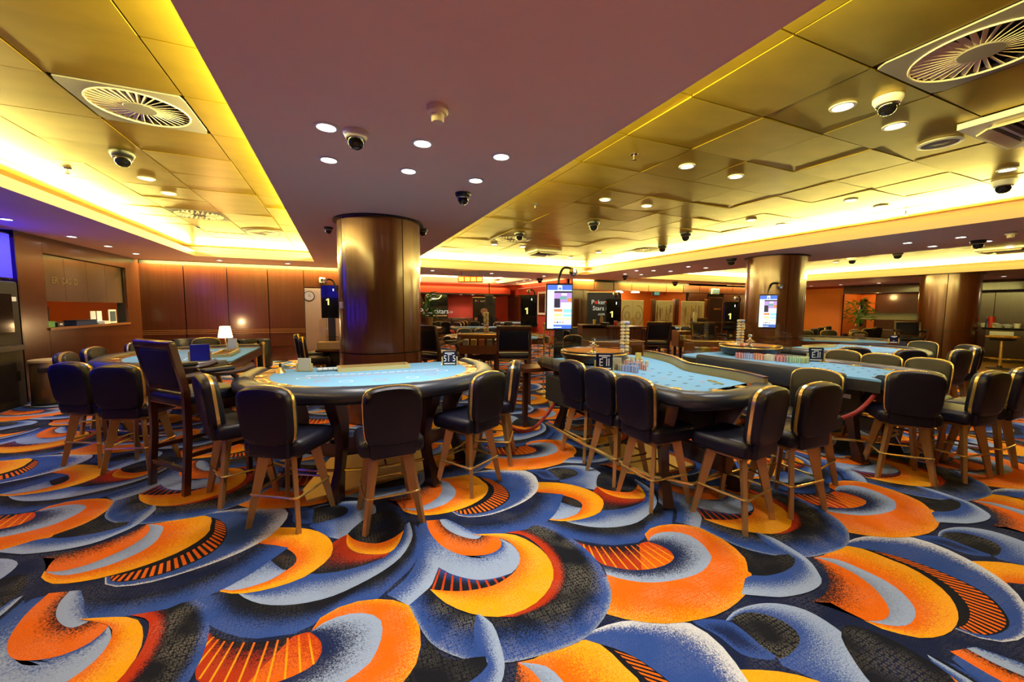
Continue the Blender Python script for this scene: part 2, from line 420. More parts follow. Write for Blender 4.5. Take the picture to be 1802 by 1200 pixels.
# big blue disc with the yellow crescent
S('Z2', [(170,800),(250,960),(330,1080),(480,1170),(700,1228),(950,1228),(1250,1150),(1480,1060),(1600,950),(1680,820),(1697,700),(1660,580),(1580,450),(1450,330),(1300,230),(1160,185)],
        [(320,670),(400,770),(560,850),(750,887),(1000,892),(1250,850),(1450,740),(1522,600),(1480,450),(1380,340),(1250,250),(1100,200)], 'B', 'K', (.05, .95), .9)
S('Z2', [(170,800),(250,960),(330,1080),(480,1170),(700,1228),(950,1228),(1250,1150),(1480,1060),(1600,950),(1680,820),(1697,700),(1660,580)],
        [(235,810),(300,940),(380,1045),(520,1125),(710,1175),(950,1175),(1230,1105),(1430,1020),(1545,915),(1610,800),(1632,700),(1600,600)], 'G', 'B', (-.25, .75), .9)
S('Z2', [(1100,200),(1250,250),(1380,340),(1480,450),(1522,600),(1450,740),(1250,850),(1000,892)],
        [(1060,225),(1180,290),(1290,390),(1350,500),(1365,600),(1310,720),(1200,810),(1000,888)], 'K', 'K', (0, 1), 1.0)
S('Z2', [(1060,225),(1180,290),(1290,390),(1350,500),(1365,600),(1310,720),(1200,810),(1000,888)],
        [(900,250),(1030,270),(1150,350),(1230,450),(1262,560),(1230,670),(1130,780),(1000,850),(850,887)], 'K', 'R', (0, .7), .5)
S('Z2', [(650,265),(800,257),(930,260),(1030,290),(1150,362),(1230,450),(1262,560),(1230,670),(1130,780),(1000,850),(850,887),(700,877),(560,837),(430,772),(328,678)],
        [(650,265),(850,290),(950,340),(1007,420),(995,500),(950,560),(850,630),(750,665),(600,690),(450,690),(328,678)], 'Y', 'O', (.3, 1.15), .5)
BO = [(395,512),(470,555),(580,590),(700,608),(830,592),(945,556)]
BI = [(330,678),(450,690),(600,690),(750,665),(850,630),(950,562)]
S('Z2', BO, BI, 'B', 'K', (-.2, .6), .1)
SHAPES.append(('BARS', 'Z2', BO, BI, [.03+.105*i for i in range(9)], .014, (.05, 1.0), 'R'))
# D: pale spike petal with dark eye
S('Z8', [(930,300),(1050,330),(1150,346),(1270,340),(1332,382),(1290,422),(1190,434),(1110,422),(1060,380),(1000,340)], None, 'K', 'K', (0, 1), .3)
S('Z8', [(985,238),(1100,262),(1250,310),(1400,365),(1500,420),(1557,465),(1520,502),(1400,524),(1300,522),(1150,512)],
        [(985,242),(1080,285),(1200,325),(1300,350),(1334,385),(1300,417),(1220,434),(1140,432),(1110,445)], 'L', 'B', (.1, .8), .3)

def build_carpet():
    NS = 24
    V = []; Fq = []; CA = []; CB = []; GG = []; DD = []
    def strip(O, I, ca, cb, rng, dots, z, rows=2):
        base = len(V); n = len(O)
        for j in range(rows+1):
            s = j/rows
            for a, b in zip(O, I):
                V.append((a[0]+(b[0]-a[0])*s, a[1]+(b[1]-a[1])*s, z))
                CA.append((*CC[ca], 1)); CB.append((*CC[cb], 1)); GG.append((s-rng[0])/(rng[1]-rng[0])); DD.append(dots)
        for j in range(rows):
            for i in range(n-1):
                a = base+j*n+i
                Fq.append((a, a+1, a+n+1, a+n))
    z = .0004
    for sh in SHAPES:
        z += .00016
        if sh[0] == 'BARS':
            _, fr, O, I, ts, hw, (s0, s1), c = sh
            O = spline(fl(fr, O), 120); I = spline(fl(fr, I), 120)
            at = lambda C, t: C[int(max(0, min(119, t*119)))]+(C[min(119, int(max(0, min(119, t*119)))+1)]-C[int(max(0, min(119, t*119)))])*((t*119) % 1)
            for t in ts:
                q = [at(O, t-hw), at(O, t+hw)]; p = [at(I, t-hw), at(I, t+hw)]
                a = [q[k]+(p[k]-q[k])*s0 for k in (0, 1)]; b = [q[k]+(p[k]-q[k])*s1 for k in (0, 1)]
                strip(a, b, c, 'O', (0, 3), .1, z, 1)
        elif sh[0] == 'RAYS':
            _, fr, rays, hw, c = sh
            for (a, b) in rays:
                strip(fl(fr, [(a[0]-hw, a[1]), (a[0]+hw, a[1])]), fl(fr, [(b[0]-hw, b[1]), (b[0]+hw, b[1])]), 'O', c, (0, .6), .0, z, 1)
        else:
            fr, O, I, ca, cb, rng, dots = sh
            if I is None:
                Oc = spline(fl(fr, O), NS, True); Oc = np.vstack([Oc, Oc[:1]]); c = Oc.mean(0)
                strip(Oc, np.repeat(c[None], len(Oc), 0)+(Oc-c)*.02, ca, cb, rng, dots, z)
            else:
                strip(spline(fl(fr, O), NS), spline(fl(fr, I), NS), ca, cb, rng, dots, z)
    V = np.array(V); Fq = np.array(Fq); CA = np.array(CA); CB = np.array(CB); GG = np.array(GG); DD = np.array(DD)
    # each shape is brought near the same tile, then the tile is repeated
    A = np.array((2.112, -.049, 0)); B = np.array((.046, 2.088, 0))
    offs = []
    X0, X1, Y0, Y1 = -9, 23.2, -3, 20.8
    for i in range(-9, 14):
        for j in range(-5, 12):
            o = A*i+B*j; c = o[:2]+np.array((1.2, 2.8))
            if not (X0 < c[0] < X1 and Y0 < c[1] < Y1): continue
            # keep what the lens (or a step aside) can see
            if c[1] < -2 or c[0] < -.62*c[1]-4.5: continue
            offs.append(o)
    nv = len(V); T = len(offs)
    VV = np.concatenate([V+o for o in offs]); FF = np.concatenate([Fq+nv*k for k in range(T)])
    VV = np.concatenate([VV, [(X0-2, Y0-3, 0), (X1+1.5, Y0-3, 0), (X1+1.5, Y1+1, 0), (X0-2, Y1+1, 0)]])
    FF = np.concatenate([FF, [[len(VV)-4, len(VV)-3, len(VV)-2, len(VV)-1]]])
    me = bpy.data.meshes.new('floor')
    me.vertices.add(len(VV)); me.vertices.foreach_set('co', VV.astype(np.float32).ravel())
    me.loops.add(FF.size); me.loops.foreach_set('vertex_index', FF.astype(np.int32).ravel())
    me.polygons.add(len(FF)); me.polygons.foreach_set('loop_start', np.arange(0, FF.size, 4, dtype=np.int32))
    me.update(calc_edges=True)
    # faces look up
    e1 = VV[FF[:, 2]]-VV[FF[:, 0]]; e2 = VV[FF[:, 3]]-VV[FF[:, 1]]
    flip = (e1[:, 0]*e2[:, 1]-e1[:, 1]*e2[:, 0]) < 0
    FF[flip] = FF[flip][:, ::-1]
    me.loops.foreach_set('vertex_index', FF.astype(np.int32).ravel()); me.update(calc_edges=True)
    base = np.array([[*CC['N'], 1]]*4); bb = np.array([[*CC['K'], 1]]*4)
    for nm, arr, last in (('ca', CA, base), ('cb', CB, bb)):
        at = me.attributes.new(nm, 'FLOAT_COLOR', 'POINT')
        at.data.foreach_set('color', np.concatenate([np.tile(arr, (T, 1)), last]).astype(np.float32).ravel())
    for nm, arr, last in (('g', GG, [.45]*4), ('dots', DD, [.3]*4)):
        at = me.attributes.new(nm, 'FLOAT', 'POINT')
        at.data.foreach_set('value', np.concatenate([np.tile(arr, T), last]).astype(np.float32))
    m, nt, b = nmat('carpet'); L = nt.links.new
    aca = node(nt, 'ShaderNodeAttribute', attribute_name='ca'); acb = node(nt, 'ShaderNodeAttribute', attribute_name='cb')
    ag = node(nt, 'ShaderNodeAttribute', attribute_name='g'); ad = node(nt, 'ShaderNodeAttribute', attribute_name='dots')
    geo = node(nt, 'ShaderNodeNewGeometry')
    n1 = node(nt, 'ShaderNodeTexNoise'); n1.inputs['Scale'].default_value = 150; n1.inputs['Detail'].default_value = 2; L(geo.outputs['Position'], n1.inputs['Vector'])
    n2 = node(nt, 'ShaderNodeTexNoise'); n2.inputs['Scale'].default_value = 260; n2.inputs['Detail'].default_value = 2; L(geo.outputs['Position'], n2.inputs['Vector'])
    mad = node(nt, 'ShaderNodeMath', operation='MULTIPLY_ADD'); mad.inputs[1].default_value = 1.7; L(n1.outputs['Fac'], mad.inputs[0])
    sub = node(nt, 'ShaderNodeMath', operation='SUBTRACT'); sub.inputs[1].default_value = .85; L(ag.outputs['Fac'], sub.inputs[0]); L(sub.outputs[0], mad.inputs[2])
    mr = node(nt, 'ShaderNodeMapRange', interpolation_type='SMOOTHSTEP'); mr.inputs['From Min'].default_value = .12; mr.inputs['From Max'].default_value = .88
    L(mad.outputs[0], mr.inputs['Value'])
    mx = node(nt, 'ShaderNodeMix', data_type='RGBA'); L(mr.outputs['Result'], mx.inputs['Factor']); L(aca.outputs['Color'], mx.inputs['A']); L(acb.outputs['Color'], mx.inputs['B'])
    vo = node(nt, 'ShaderNodeTexVoronoi'); vo.inputs['Scale'].default_value = 48; vo.inputs['Randomness'].default_value = .35; L(geo.outputs['Position'], vo.inputs['Vector'])
    rg = node(nt, 'ShaderNodeMapRange', interpolation_type='SMOOTHSTEP'); rg.inputs['From Min'].default_value = .16; rg.inputs['From Max'].default_value = .30
    L(vo.outputs['Distance'], rg.inputs['Value'])
    rg2 = node(nt, 'ShaderNodeMapRange', interpolation_type='SMOOTHSTEP'); rg2.inputs['From Min'].default_value = .36; rg2.inputs['From Max'].default_value = .5
    rg2.inputs['To Min'].default_value = 1; rg2.inputs['To Max'].default_value = 0; L(vo.outputs['Distance'], rg2.inputs['Value'])
    ring = node(nt, 'ShaderNodeMath', operation='MULTIPLY'); L(rg.outputs['Result'], ring.inputs[0]); L(rg2.outputs['Result'], ring.inputs[1])
    n3 = node(nt, 'ShaderNodeTexNoise'); n3.inputs['Scale'].default_value = 5; n3.inputs['Detail'].default_value = 1; L(geo.outputs['Position'], n3.inputs['Vector'])
    r3 = node(nt, 'ShaderNodeMapRange'); r3.inputs['From Min'].default_value = .42; r3.inputs['From Max'].default_value = .62; L(n3.outputs['Fac'], r3.inputs['Value'])
    k1 = node(nt, 'ShaderNodeMath', operation='MULTIPLY'); L(ring.outputs[0], k1.inputs[0]); L(r3.outputs['Result'], k1.inputs[1])
    k2 = node(nt, 'ShaderNodeMath', operation='MULTIPLY'); L(k1.outputs[0], k2.inputs[0]); L(ad.outputs['Fac'], k2.inputs[1])
    k3 = node(nt, 'ShaderNodeMath', operation='MULTIPLY'); k3.inputs[1].default_value = .42; L(k2.outputs[0], k3.inputs[0])
    br = node(nt, 'ShaderNodeMix', data_type='RGBA', blend_type='SCREEN'); br.inputs['B'].default_value = (.30, .28, .20, 1)
    L(k3.outputs[0], br.inputs['Factor']); L(mx.outputs['Result'], br.inputs['A'])
    v2 = node(nt, 'ShaderNodeMapRange'); v2.inputs['To Min'].default_value = .55; v2.inputs['To Max'].default_value = 1.45; L(n2.outputs['Fac'], v2.inputs['Value'])
    hs = node(nt, 'ShaderNodeMix', data_type='RGBA', blend_type='MULTIPLY'); hs.inputs['Factor'].default_value = 1
    L(br.outputs['Result'], hs.inputs['A']); L(v2.outputs['Result'], hs.inputs['B'])
    L(hs.outputs['Result'], b.inputs['Base Color']); b.inputs['Roughness'].default_value = .95; b.inputs['Specular IOR Level'].default_value = .15
    bp = node(nt, 'ShaderNodeBump'); bp.inputs['Strength'].default_value = .25; bp.inputs['Distance'].default_value = .004
    L(n2.outputs['Fac'], bp.inputs['Height']); L(bp.outputs[0], b.inputs['Normal'])
    me.materials.append(m)
    o = bpy.data.objects.new('floor', me); COL.objects.link(o); struct(o)
    o['label'] = 'patterned carpet with orange, blue and grey swirls'
    return o
build_carpet()
# ------------------------------------------------------------------ ceiling
YB = 13.7          # back wall of the left half
XL = -4.86         # cash desk wall
XR = 23.2          # far right wall
XM = 8.66          # corner between red room and timber wall
RC = (1.6, 7.25, 14.85, 18.95)    # coffer of the red room
cl = MB(); zt = ZC+.13
def slab(x0, x1, y0, y1): cl.b2((x0, y0, ZC), (x1, y1, zt))
slab(-8, -3.2, -3.6, 12.1); slab(-.593, 1.81, -3.6, 12.1); slab(8.2, 10.95, -3.6, 12.1); slab(18, XR+.1, -3.6, 12.1)
slab(-8, 1.5, 12.1, YB-.16); slab(1.5, 10.95, 12.25, 14.0); slab(1.81, 8.2, 12.1, 12.25) if False else None
slab(10.95, 18.0, 12.6, 13.95); slab(18.0, XR+.1, 12.1, 14.3); slab(8.2, 10.95, 12.1, 12.25); slab(1.5, 1.81, 12.1, 12.25)
slab(8.7, 10.95, 14.0, 14.02)
x0, x1, y0, y1 = RC
slab(.9, x0, 14.0, 20.6); slab(x1, XM, 14.0, 20.6); slab(x0, x1, 14.0, y0); slab(x0, x1, y1, 20.6)
cl.b2((-8, -3.6, 3.30), (XR+.2, 20.7, 3.4))
# recess sides behind the cove trough
for (x0, x1, y0, y1) in COFFERS+[RC]:
    e = .34
    cl.b2((x0-e-.05, y0, zt), (x0-e, y1+e, 3.3)); cl.b2((x1+e, y0, zt), (x1+e+.05, y1+e, 3.3)); cl.b2((x0-e, y1+e, zt), (x1+e, y1+e+.05, 3.3))
    if y0 > 0: cl.b2((x0-e, y0-e-.05, zt), (x1+e, y0-e, 3.3))
ceiling = struct(cl.build('ceiling', 'soffit'))
ceiling['label'] = 'mauve brown soffits around gold leafed coffers'
GX = {0: (-.99, .72, -5, 1), 1: (2.315, .756, -1, 8)}
GY = {0: 3.68, 1: 1.505}
PYP = .69
def cell(k, x, y):                     # grid cell of coffer k around a point
    gx0, px_, _, _ = GX[k]
    i = math.floor((x-gx0)/px_); j = math.floor((y-GY[k])/PYP)
    return i, j, gx0+(i+.5)*px_, GY[k]+(j+.5)*PYP
OPEN = set()                           # cells taken by diffusers and air conditioners
def take(k, px, py):
    p = P(px, py, ZP); i, j, cx, cy = cell(k, p.x, p.y); OPEN.add((k, i, j)); return cx, cy, GX[k][1]
DIFF_A = take(0, 240, 190); DIFF_B = (GX[1][0]+1.5*.756, 1.505-.5*PYP, .756); OPEN.add((1, 1, -1))
PERF_A = take(0, 353, 379); SWIRL_C = take(0, 468, 409); PERF_B = take(1, 895, 420); PERF_C = take(1, 1140, 440)
AC_A = take(1, 945, 444); AC_B = take(1, 1790, 208)
pan_mesh = {}
for k in (0, 1):
    gx0, px_, i0, i1 = GX[k]; c = COFFERS[k]
    pan_mesh[k] = [MB().box((0, 0, .012), (px_-.010, PYP-.010, .024)).mesh('ceiling_panel', 'gold_panel') for _ in range(1)][0]
    for i in range(i0, i1+1):
        cx = gx0+(i+.5)*px_
        if cx < c[0]-.45 or cx > c[1]+.45: continue
        for j in range(-12, 20):
            cy = GY[k]+(j+.5)*PYP
            if cy < .2 or cy > c[3]+.5 or (k, i, j) in OPEN: continue
            if cx < -.62*cy-1.6: continue
            o = link('ceiling_panel', pan_mesh[k], ceiling, (cx, cy, ZP+random.uniform(-.003, .004)))
            o.rotation_euler = (random.gauss(0, .0035), random.gauss(0, .0035), 0)
# coffer panels too far away to tell apart, and those behind the lens
m, nt, b = nmat('gold_far')
geo = node(nt, 'ShaderNodeNewGeometry'); br = node(nt, 'ShaderNodeTexBrick'); br.offset = 0; br.inputs['Scale'].default_value = 1
br.inputs['Color1'].default_value = (.46, .29, .04, 1); br.inputs['Color2'].default_value = (.36, .22, .025, 1); br.inputs['Mortar'].default_value = (.12, .07, .02, 1)
br.inputs['Brick Width'].default_value = .75; br.inputs['Row Height'].default_value = .69; br.inputs['Mortar Size'].default_value = .008
nt.links.new(geo.outputs['Position'], br.inputs['Vector']); nt.links.new(br.outputs['Color'], b.inputs['Base Color'])
b.inputs['Metallic'].default_value = .5; b.inputs['Roughness'].default_value = .35
far = MB(); far.b2((10.6, -3, ZP), (18.35, 12.95, ZP+.02))
far.b2((-3.55, -3.5, ZP+.001), (-.25, .25, ZP+.02)); far.b2((1.5, -3.5, ZP+.001), (8.5, .13, ZP+.02))
far.build('distant_panels', 'gold_far', ceiling)
far = MB(); far.b2((RC[0]-.3, RC[2]-.3, ZP), (RC[1]+.3, RC[3]+.3, ZP+.02)); far.build('coffer_plaster', 'cove_back', ceiling)
for a_, b_, d_ in (((RC[0]-.1, RC[2], ZC+.15), (RC[0]-.1, RC[3], ZC+.15), (1, 0, 0)), ((RC[1]+.1, RC[2], ZC+.15), (RC[1]+.1, RC[3], ZC+.15), (-1, 0, 0)),
                   ((RC[0], RC[3]+.1, ZC+.15), (RC[1], RC[3]+.1, ZC+.15), (0, -1, 0))):
    cove_strip(a_, b_, d_, COVE_W*.8, (1, .8, .42))

# ------------------------------------------------------------------ walls
def wall(name, parts, mat):
    mb = MB()
    for lo, hi in parts: mb.b2(lo, hi)
    return struct(mb.build(name, mat))
def boards(parent, rects, mat='wood_wall', name='panel'):
    for lo, hi in rects: MB().b2(lo, hi).build(name, mat, parent)
# left wall with the cash desk hatch
wy0, wy1, wz0, wz1 = PX(80, 500, XL).y, PX(222, 500, XL).y, PX(85, 577, XL).z, PX(150, 459, XL).z
WE = PX(25, 405, XL).y
wall_left = wall('wall_left', [((XL-.2, WE, 0), (XL-.06, wy0, ZC)), ((XL-.2, wy1, 0), (XL-.06, YB+.2, ZC)),
                               ((XL-.2, wy0, 0), (XL-.06, wy1, wz0)), ((XL-.2, wy0, wz1), (XL-.06, wy1, ZC))], 'joint_black')
g = .006
boards(wall_left, [((XL-.055, WE, 0), (XL, wy0-g, ZC)), ((XL-.055, wy1+g, 0), (XL, YB, ZC)),
                   ((XL-.055, wy0, wz1+g), (XL, wy1, ZC))])
nb = 3
for i in range(nb):
    a_ = wy0+(wy1-wy0)*i/nb; b_ = wy0+(wy1-wy0)*(i+1)/nb
    boards(wall_left, [((XL-.055, a_+g*.5, .0), (XL, b_-g*.5, wz0-.05))])
boards(wall_left, [((XL-.45, wy0-.02, wz0-.045), (XL+.03, wy1+.02, wz0))], 'wood_light', 'sill')
boards(wall_left, [((XL-.2, WE-.03, 0), (XL+.0, WE-.004, ZC))], 'wood_dark', 'end_post')
# cash desk room behind the hatch
desk_room = wall('wall_cash_desk', [((XL-2.2, WE, 0), (XL-2.1, YB, ZC)), ((XL-2.1, WE-.06, 0), (XL-.2, WE, ZC)), ((XL-2.1, YB, 0), (XL-.2, YB+.06, ZC))], 'orange_wall')
wm = wz0+(wz1-wz0)*.36
win = thing('hatch_glazing', 'tall brown glass panes with faint gold letters over the cash desk counter', 'glass', (XL-.09, (wy0+wy1)/2, wm))
for i in range(4):
    a_ = (wy1-wy0)*(i/4-.5); b_ = (wy1-wy0)*((i+1)/4-.5)
    MB().b2((-.006, a_+.004, 0), (.006, b_-.004, wz1-wm)).build('pane', 'smoked_brown' if 'smoked_brown' in MATS else plain('smoked_brown', (.10, .058, .036), .10), win)
text('lettering', 'ER  CAS  D', .17, 'print_gold', win, (.012, -.75, (wz1-wm)*.46), (PI/2, 0, PI/2), .001)
def small(name, label, cat, loc, parts, rz=0, group=None):
    t = thing(name, label, cat, loc, rz, group)
    for nm, mb, mat in parts: mb.build(nm, mat, t)
    return t
small('cash_box', 'small green box on the cash desk counter', 'box', (XL-.12, wy0+.18, wz0), [('body', MB().rbox((0, 0, .05), (.14, .2, .1), .008), 'green_box'), ('lid', MB().rbox((0, 0, .105), (.145, .205, .012), .004), 'green_box')])
small('cash_box', 'black box with a bright label beside the green box', 'box', (XL-.12, wy0+.45, wz0), [('body', MB().rbox((0, 0, .045), (.14, .2, .09), .008), 'black'), ('label_plate', MB().box((.072, 0, .05), (.002, .08, .03)), 'paper')])
small('document_tray', 'long navy tray in the middle of the cash desk counter', 'tray', (XL-.14, wy0+1.3, wz0+.001), [('body', MB().rbox((0, 0, .05), (.2, .75, .1), .01), 'blue_box'), ('rim', MB().rbox((0, 0, .105), (.21, .77, .012), .004), 'black')])
for i, (dy, lab) in enumerate(((2.25, 'first white notice clipped upright on the cash desk counter'), (2.5, 'second white notice clipped upright on the cash desk counter'))):
    small('notice', lab, 'notice', (XL-.2, wy0+dy-.35, wz0), [('sheet', MB().box((0, 0, .15), (.01, .2, .28)), 'paper'), ('foot', MB().box((0, 0, .01), (.08, .2, .02)), 'black')])
small('picture_stand', 'framed print standing at the right end of the cash desk counter', 'picture', (XL-.14, wy1-.42, wz0), [('frame', MB().rbox((0, 0, .16), (.02, .34, .32), .006), 'white'), ('print', MB().box((.012, 0, .16), (.003, .26, .24)), 'felt_black'), ('foot', MB().box((-.03, 0, .01), (.1, .3, .02)), 'white')])
small('paper_stack', 'low pile of white papers beside the framed print', 'papers', (XL-.14, wy1-.85, wz0), [('sheets', MB().box((0, 0, .03), (.16, .24, .06)), 'paper'), ('top_sheet', MB().box((.01, .01, .062), (.16, .22, .004)), 'paper')])
small('desk_partition', 'black post of the cash desk behind the counter', 'post', (XL-.5, wy0+.95, 0), [('post', MB().box((0, 0, .8), (.06, .09, 1.6)), 'black'), ('arm', MB().box((0, .2, 1.25), (.03, .4, .03)), 'black')])

# back wall, left half
bxs = [PY(x, 540, YB).x for x in (250, 326, 402, 473, 536)]
dz = PY(560, 507, YB).z; DX1 = PY(612, 540, YB).x
wall_back = wall('wall_back', [((XL, YB+.06, 0), (bxs[4], YB+.2, ZC)), ((bxs[4], YB+.06, dz), (1.9, YB+.2, ZC)), ((DX1, YB+.06, 0), (1.9, YB+.2, dz))], 'joint_black')
zi0, zi1 = PY(380, 588, YB).z, PY(380, 579, YB).z
for i in range(4):
    a_, b_ = bxs[i]+.012, bxs[i+1]-.012
    if i == 0: a_ = XL
    boards(wall_back, [((a_, YB, .45), (b_, YB+.055, zi0)), ((a_, YB, zi1), (b_, YB+.055, 2.76)), ((a_, YB+.01, 0), (b_, YB+.055, .44))])
    for q in range(3):
        zz = zi0+(zi1-zi0)*(q+.5)/3
        MB().b2((a_, YB-.004, zz-.014), (b_, YB+.05, zz+.014)).build('inlay_strip', 'wood_light', wall_back)
boards(wall_back, [((bxs[4]+.01, YB, dz+.02), (DX1, YB+.055, 2.76)), ((DX1, YB, 0), (1.9, YB+.055, 2.76))])
def wash(x0, x1, y, z, wpm, col=(1, .66, .16)):
    l = bpy.data.lights.new('wall_wash', 'AREA'); l.shape = 'RECTANGLE'; l.size = abs(x1-x0); l.size_y = .06; l.energy = wpm*abs(x1-x0); l.color = col
    o = bpy.data.objects.new('wall_wash', l); COL.objects.link(o); o.location = ((x0+x1)/2, y, z); o.rotation_euler = (math.radians(28), 0, 0)
wash(XL+.1, 1.8, YB-.10, ZC+.04, 70, (1, .82, .26))
# room seen through the doorway
wall('wall_lobby', [((bxs[4]-1.5, 17.0, 0), (1.9, 17.1, ZC)), ((bxs[4]-1.6, YB+.2, 0), (bxs[4]-1.5, 17.1, ZC))], 'cream')
# rear and side closing walls
wall('wall_rear', [((-8, -3.7, 0), (XR, -3.6, 3.3))], 'wood_wall')
wall('wall_far_left', [((-8.1, -3.7, 0), (-8, YB, 3.3))], 'wood_wall')

# red room
YR = 20.5
wall_red = wall('wall_red', [((.8, YR, 0), (XM+.1, YR+.1, ZC)), ((.8, 14.0, 0), (.9, YR, ZC))], 'red_wall')
rside = wall('wall_red_side', [((XM, 14.12, 0), (XM+.1, YR, ZC))], 'red_wall')
bz = PY(800, 515.5, 19.5).z
bulk = wall('wall_red_bulkhead', [((.9, 19.5, bz), (7.3, YR, ZC-.16)), ((7.3, 19.5, bz), (PY(898, 516, 19.5).x, YR, ZC-.16))], 'red_wall')
MB().b2((.9, 19.46, bz-.06), (PY(898, 516, 19.5).x, YR, bz)).build('edge_strip', 'black', bulk)
wash(1.0, 8.0, 19.42, ZC-.02, 15, (1, .62, .2))
ls = MB(); ls.b2((XM-.12, 14.3, 2.63), (XM-.06, 19.0, 2.66)); lo = struct(ls.build('trim_1', 'white'))
l = bpy.data.lights.new('wall_wash', 'AREA'); l.shape = 'RECTANGLE'; l.size = .05; l.size_y = 4.2; l.energy = 30; l.color = (1, .6, .2)
o = bpy.data.objects.new('wall_wash', l); COL.objects.link(o); o.location = (XM-.1, 16.6, 2.67); o.rotation_euler = (PI, math.radians(-25), 0)

# timber wall, right half
YW = 14.1
fz = PY(1120, 512, YW).z; fzl = PY(1025, 513, YW).z
fx = [PY(x, 500, YW).x for x in (1007, 1046, 1080, 1112, 1142, 1173, 1203, 1232, 1262, 1290, 1316)]
wall_timber = wall('wall_timber', [((XM, YW+.06, 0), (PY(1036, 500, YW).x, YW+.2, ZC)), ((XM, YW+.06, fz), (fx[-1]+2.5, YW+.2, ZC)),
                                   ((PY(1212, 540, YW).x, YW+.06, 0), (fx[-1]+2.5, YW+.2, ZC))], 'joint_black')
for i in range(len(fx)-1):
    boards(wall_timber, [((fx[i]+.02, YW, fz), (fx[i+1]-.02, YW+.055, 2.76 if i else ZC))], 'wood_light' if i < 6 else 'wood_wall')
tx = [fx[0], (fx[0]+fx[1])/2, PY(1036, 540, YW).x]
for i in range(2): boards(wall_timber, [((tx[i]+.01, YW, .02), (tx[i+1]-.01, YW+.055, fz-.03))])
tx = [PY(x, 540, YW).x for x in (1212, 1244, 1273, 1300, 1330, 1360, 1400)]
for i in range(len(tx)-1):
    if i == 1: continue
    boards(wall_timber, [((tx[i]+.01, YW, .02), (tx[i+1]-.01, YW+.055, fz-.03))])
wash(fx[0]+.1, fx[1], YW-.10, ZC-.02, 28, (1, .80, .25)); wash(fx[2]+.4, fx[-1]+1.5, YW-.10, ZC-.02, 26, (1, .80, .25))
door_1 = struct(MB().b2((tx[1]+.06, YW+.02, 0), (tx[2]-.06, YW+.07, fz-.25)).build('door_1', 'wood_dark'))
MB().b2((tx[1]+.5, YW+.0, 1.62), (tx[1]+.95, YW+.02, 1.70)).build('name_plate', 'wood_light', door_1)
mb = MB(); mb.b2((tx[1], YW, 0), (tx[1]+.06, YW+.08, fz-.18)); mb.b2((tx[2]-.06, YW, 0), (tx[2], YW+.08, fz-.18)); mb.b2((tx[1], YW, fz-.25), (tx[2], YW+.08, fz-.18)); mb.build('door_frame', 'wood', door_1)
wall('wall_lounge', [((PY(1036, 500, YW).x, 16.2, 0), (PY(1212, 540, YW).x, 16.3, fz+.2)), ((PY(1036, 500, YW).x-.1, YW+.2, 0), (PY(1036, 500, YW).x, 16.3, fz+.2)),
                     ((PY(1212, 540, YW).x, YW+.2, 0), (PY(1212, 540, YW).x+.1, 16.3, fz+.2)), ((PY(1036, 500, YW).x, YW+.2, fz+.2), (PY(1212, 540, YW).x, 16.3, fz+.25))], 'orange_wall')

# far right side
ya, yb, yc = PX(1484, 520, XR).y, PX(1541, 540, XR+1.6).y, PX(1636, 520, XR).y
zb1 = PX(1560, 515, XR).z
wall_right = wall('wall_right', [((XR, ya, 0), (XR+.1, 14.3, ZC)), ((XR, -3.6, zb1), (XR+.1, ya, ZC)), ((XR+1.6, -3.6, 0), (XR+1.7, ya, zb1))], 'orange_wall')
wall('wall_right_return', [((20.0, 14.3, 0), (XR+.1, 14.4, ZC)), ((XR, ya, 0), (XR+1.7, ya+.1, zb1))], 'orange_wall')
for i in range(6):
    a_ = ya-i*1.55
    boards(wall_right, [((XR-.03, a_-1.53, zb1), (XR, a_, ZC))], 'wood_wall', 'bulkhead_panel')
for i in range(5):
    a_ = yb-i*2.0
    boards(wall_right, [((XR+1.54, a_-1.98, 0), (XR+1.6, a_, zb1))], 'wood_wall', 'panel')
door_2 = struct(MB().b2((XR+1.52, PX(1522, 540, XR+1.6).y, 0), (XR+1.59, PX(1500, 540, XR+1.6).y, PX(1510, 530, XR+1.6).z)).build('door_2', 'black_gloss'))
p0, p1, pz = PX(1522, 540, XR+1.6).y, PX(1498, 540, XR+1.6).y, PX(1510, 527, XR+1.6).z
mb = MB(); mb.b2((XR+1.5, p0-.12, 0), (XR+1.6, p0, pz)); mb.b2((XR+1.5, p1, 0), (XR+1.6, p1+.12, pz)); mb.b2((XR+1.5, p0-.12, pz-.12), (XR+1.6, p1+.12, pz)); mb.build('door_frame', 'wood', door_2)
MB().b2((XR+1.515, p1-.42, .3), (XR+1.525, p1-.06, pz-.3)).build('lit_pane', 'screen_white', door_2)
pl = struct(MB().b2((15.2, -3, .002), (XR, 5.6, .03)).build('floor_parquet', 'parquet'))

# ------------------------------------------------------------------ columns
def column(x, y, R, label, rot):
    t = thing('column', label, 'column', (x, y, 0), rot)
    MB().lathe([(R-.03, 0), (R-.03, ZC)], 32).build('core', 'joint_black', t)
    gap = .012
    for k in range(4):
        a0, a1 = k*PI/2+gap, (k+1)*PI/2-gap
        for nm, z0, z1, r in (('veneer_panel', 1.0, ZC-.015, R), ('base_panel', .02, .985, R+.012)):
            mb = MB(); n = 14
            ri = [[(rr*math.cos(a0+(a1-a0)*i/n), rr*math.sin(a0+(a1-a0)*i/n), zz) for i in range(n+1)] for rr, zz in ((r, z0), (r, z1), (r-.025, z1), (r-.025, z0), (r, z0))]
            mb.loft(ri, cap=False, closed=False)
            mb.build(nm, 'column_wood' if 'column_wood' in MATS else plain('column_wood', (.12, .034, .010), .24, metal=.25, var=.3, scale=1.6, stretch=(14, 14, .35), coat=.5), t, True)
    MB().lathe([(R+.05, ZC-.022), (R+.05, ZC)], 40).build('top_ring', 'black', t)
    return t
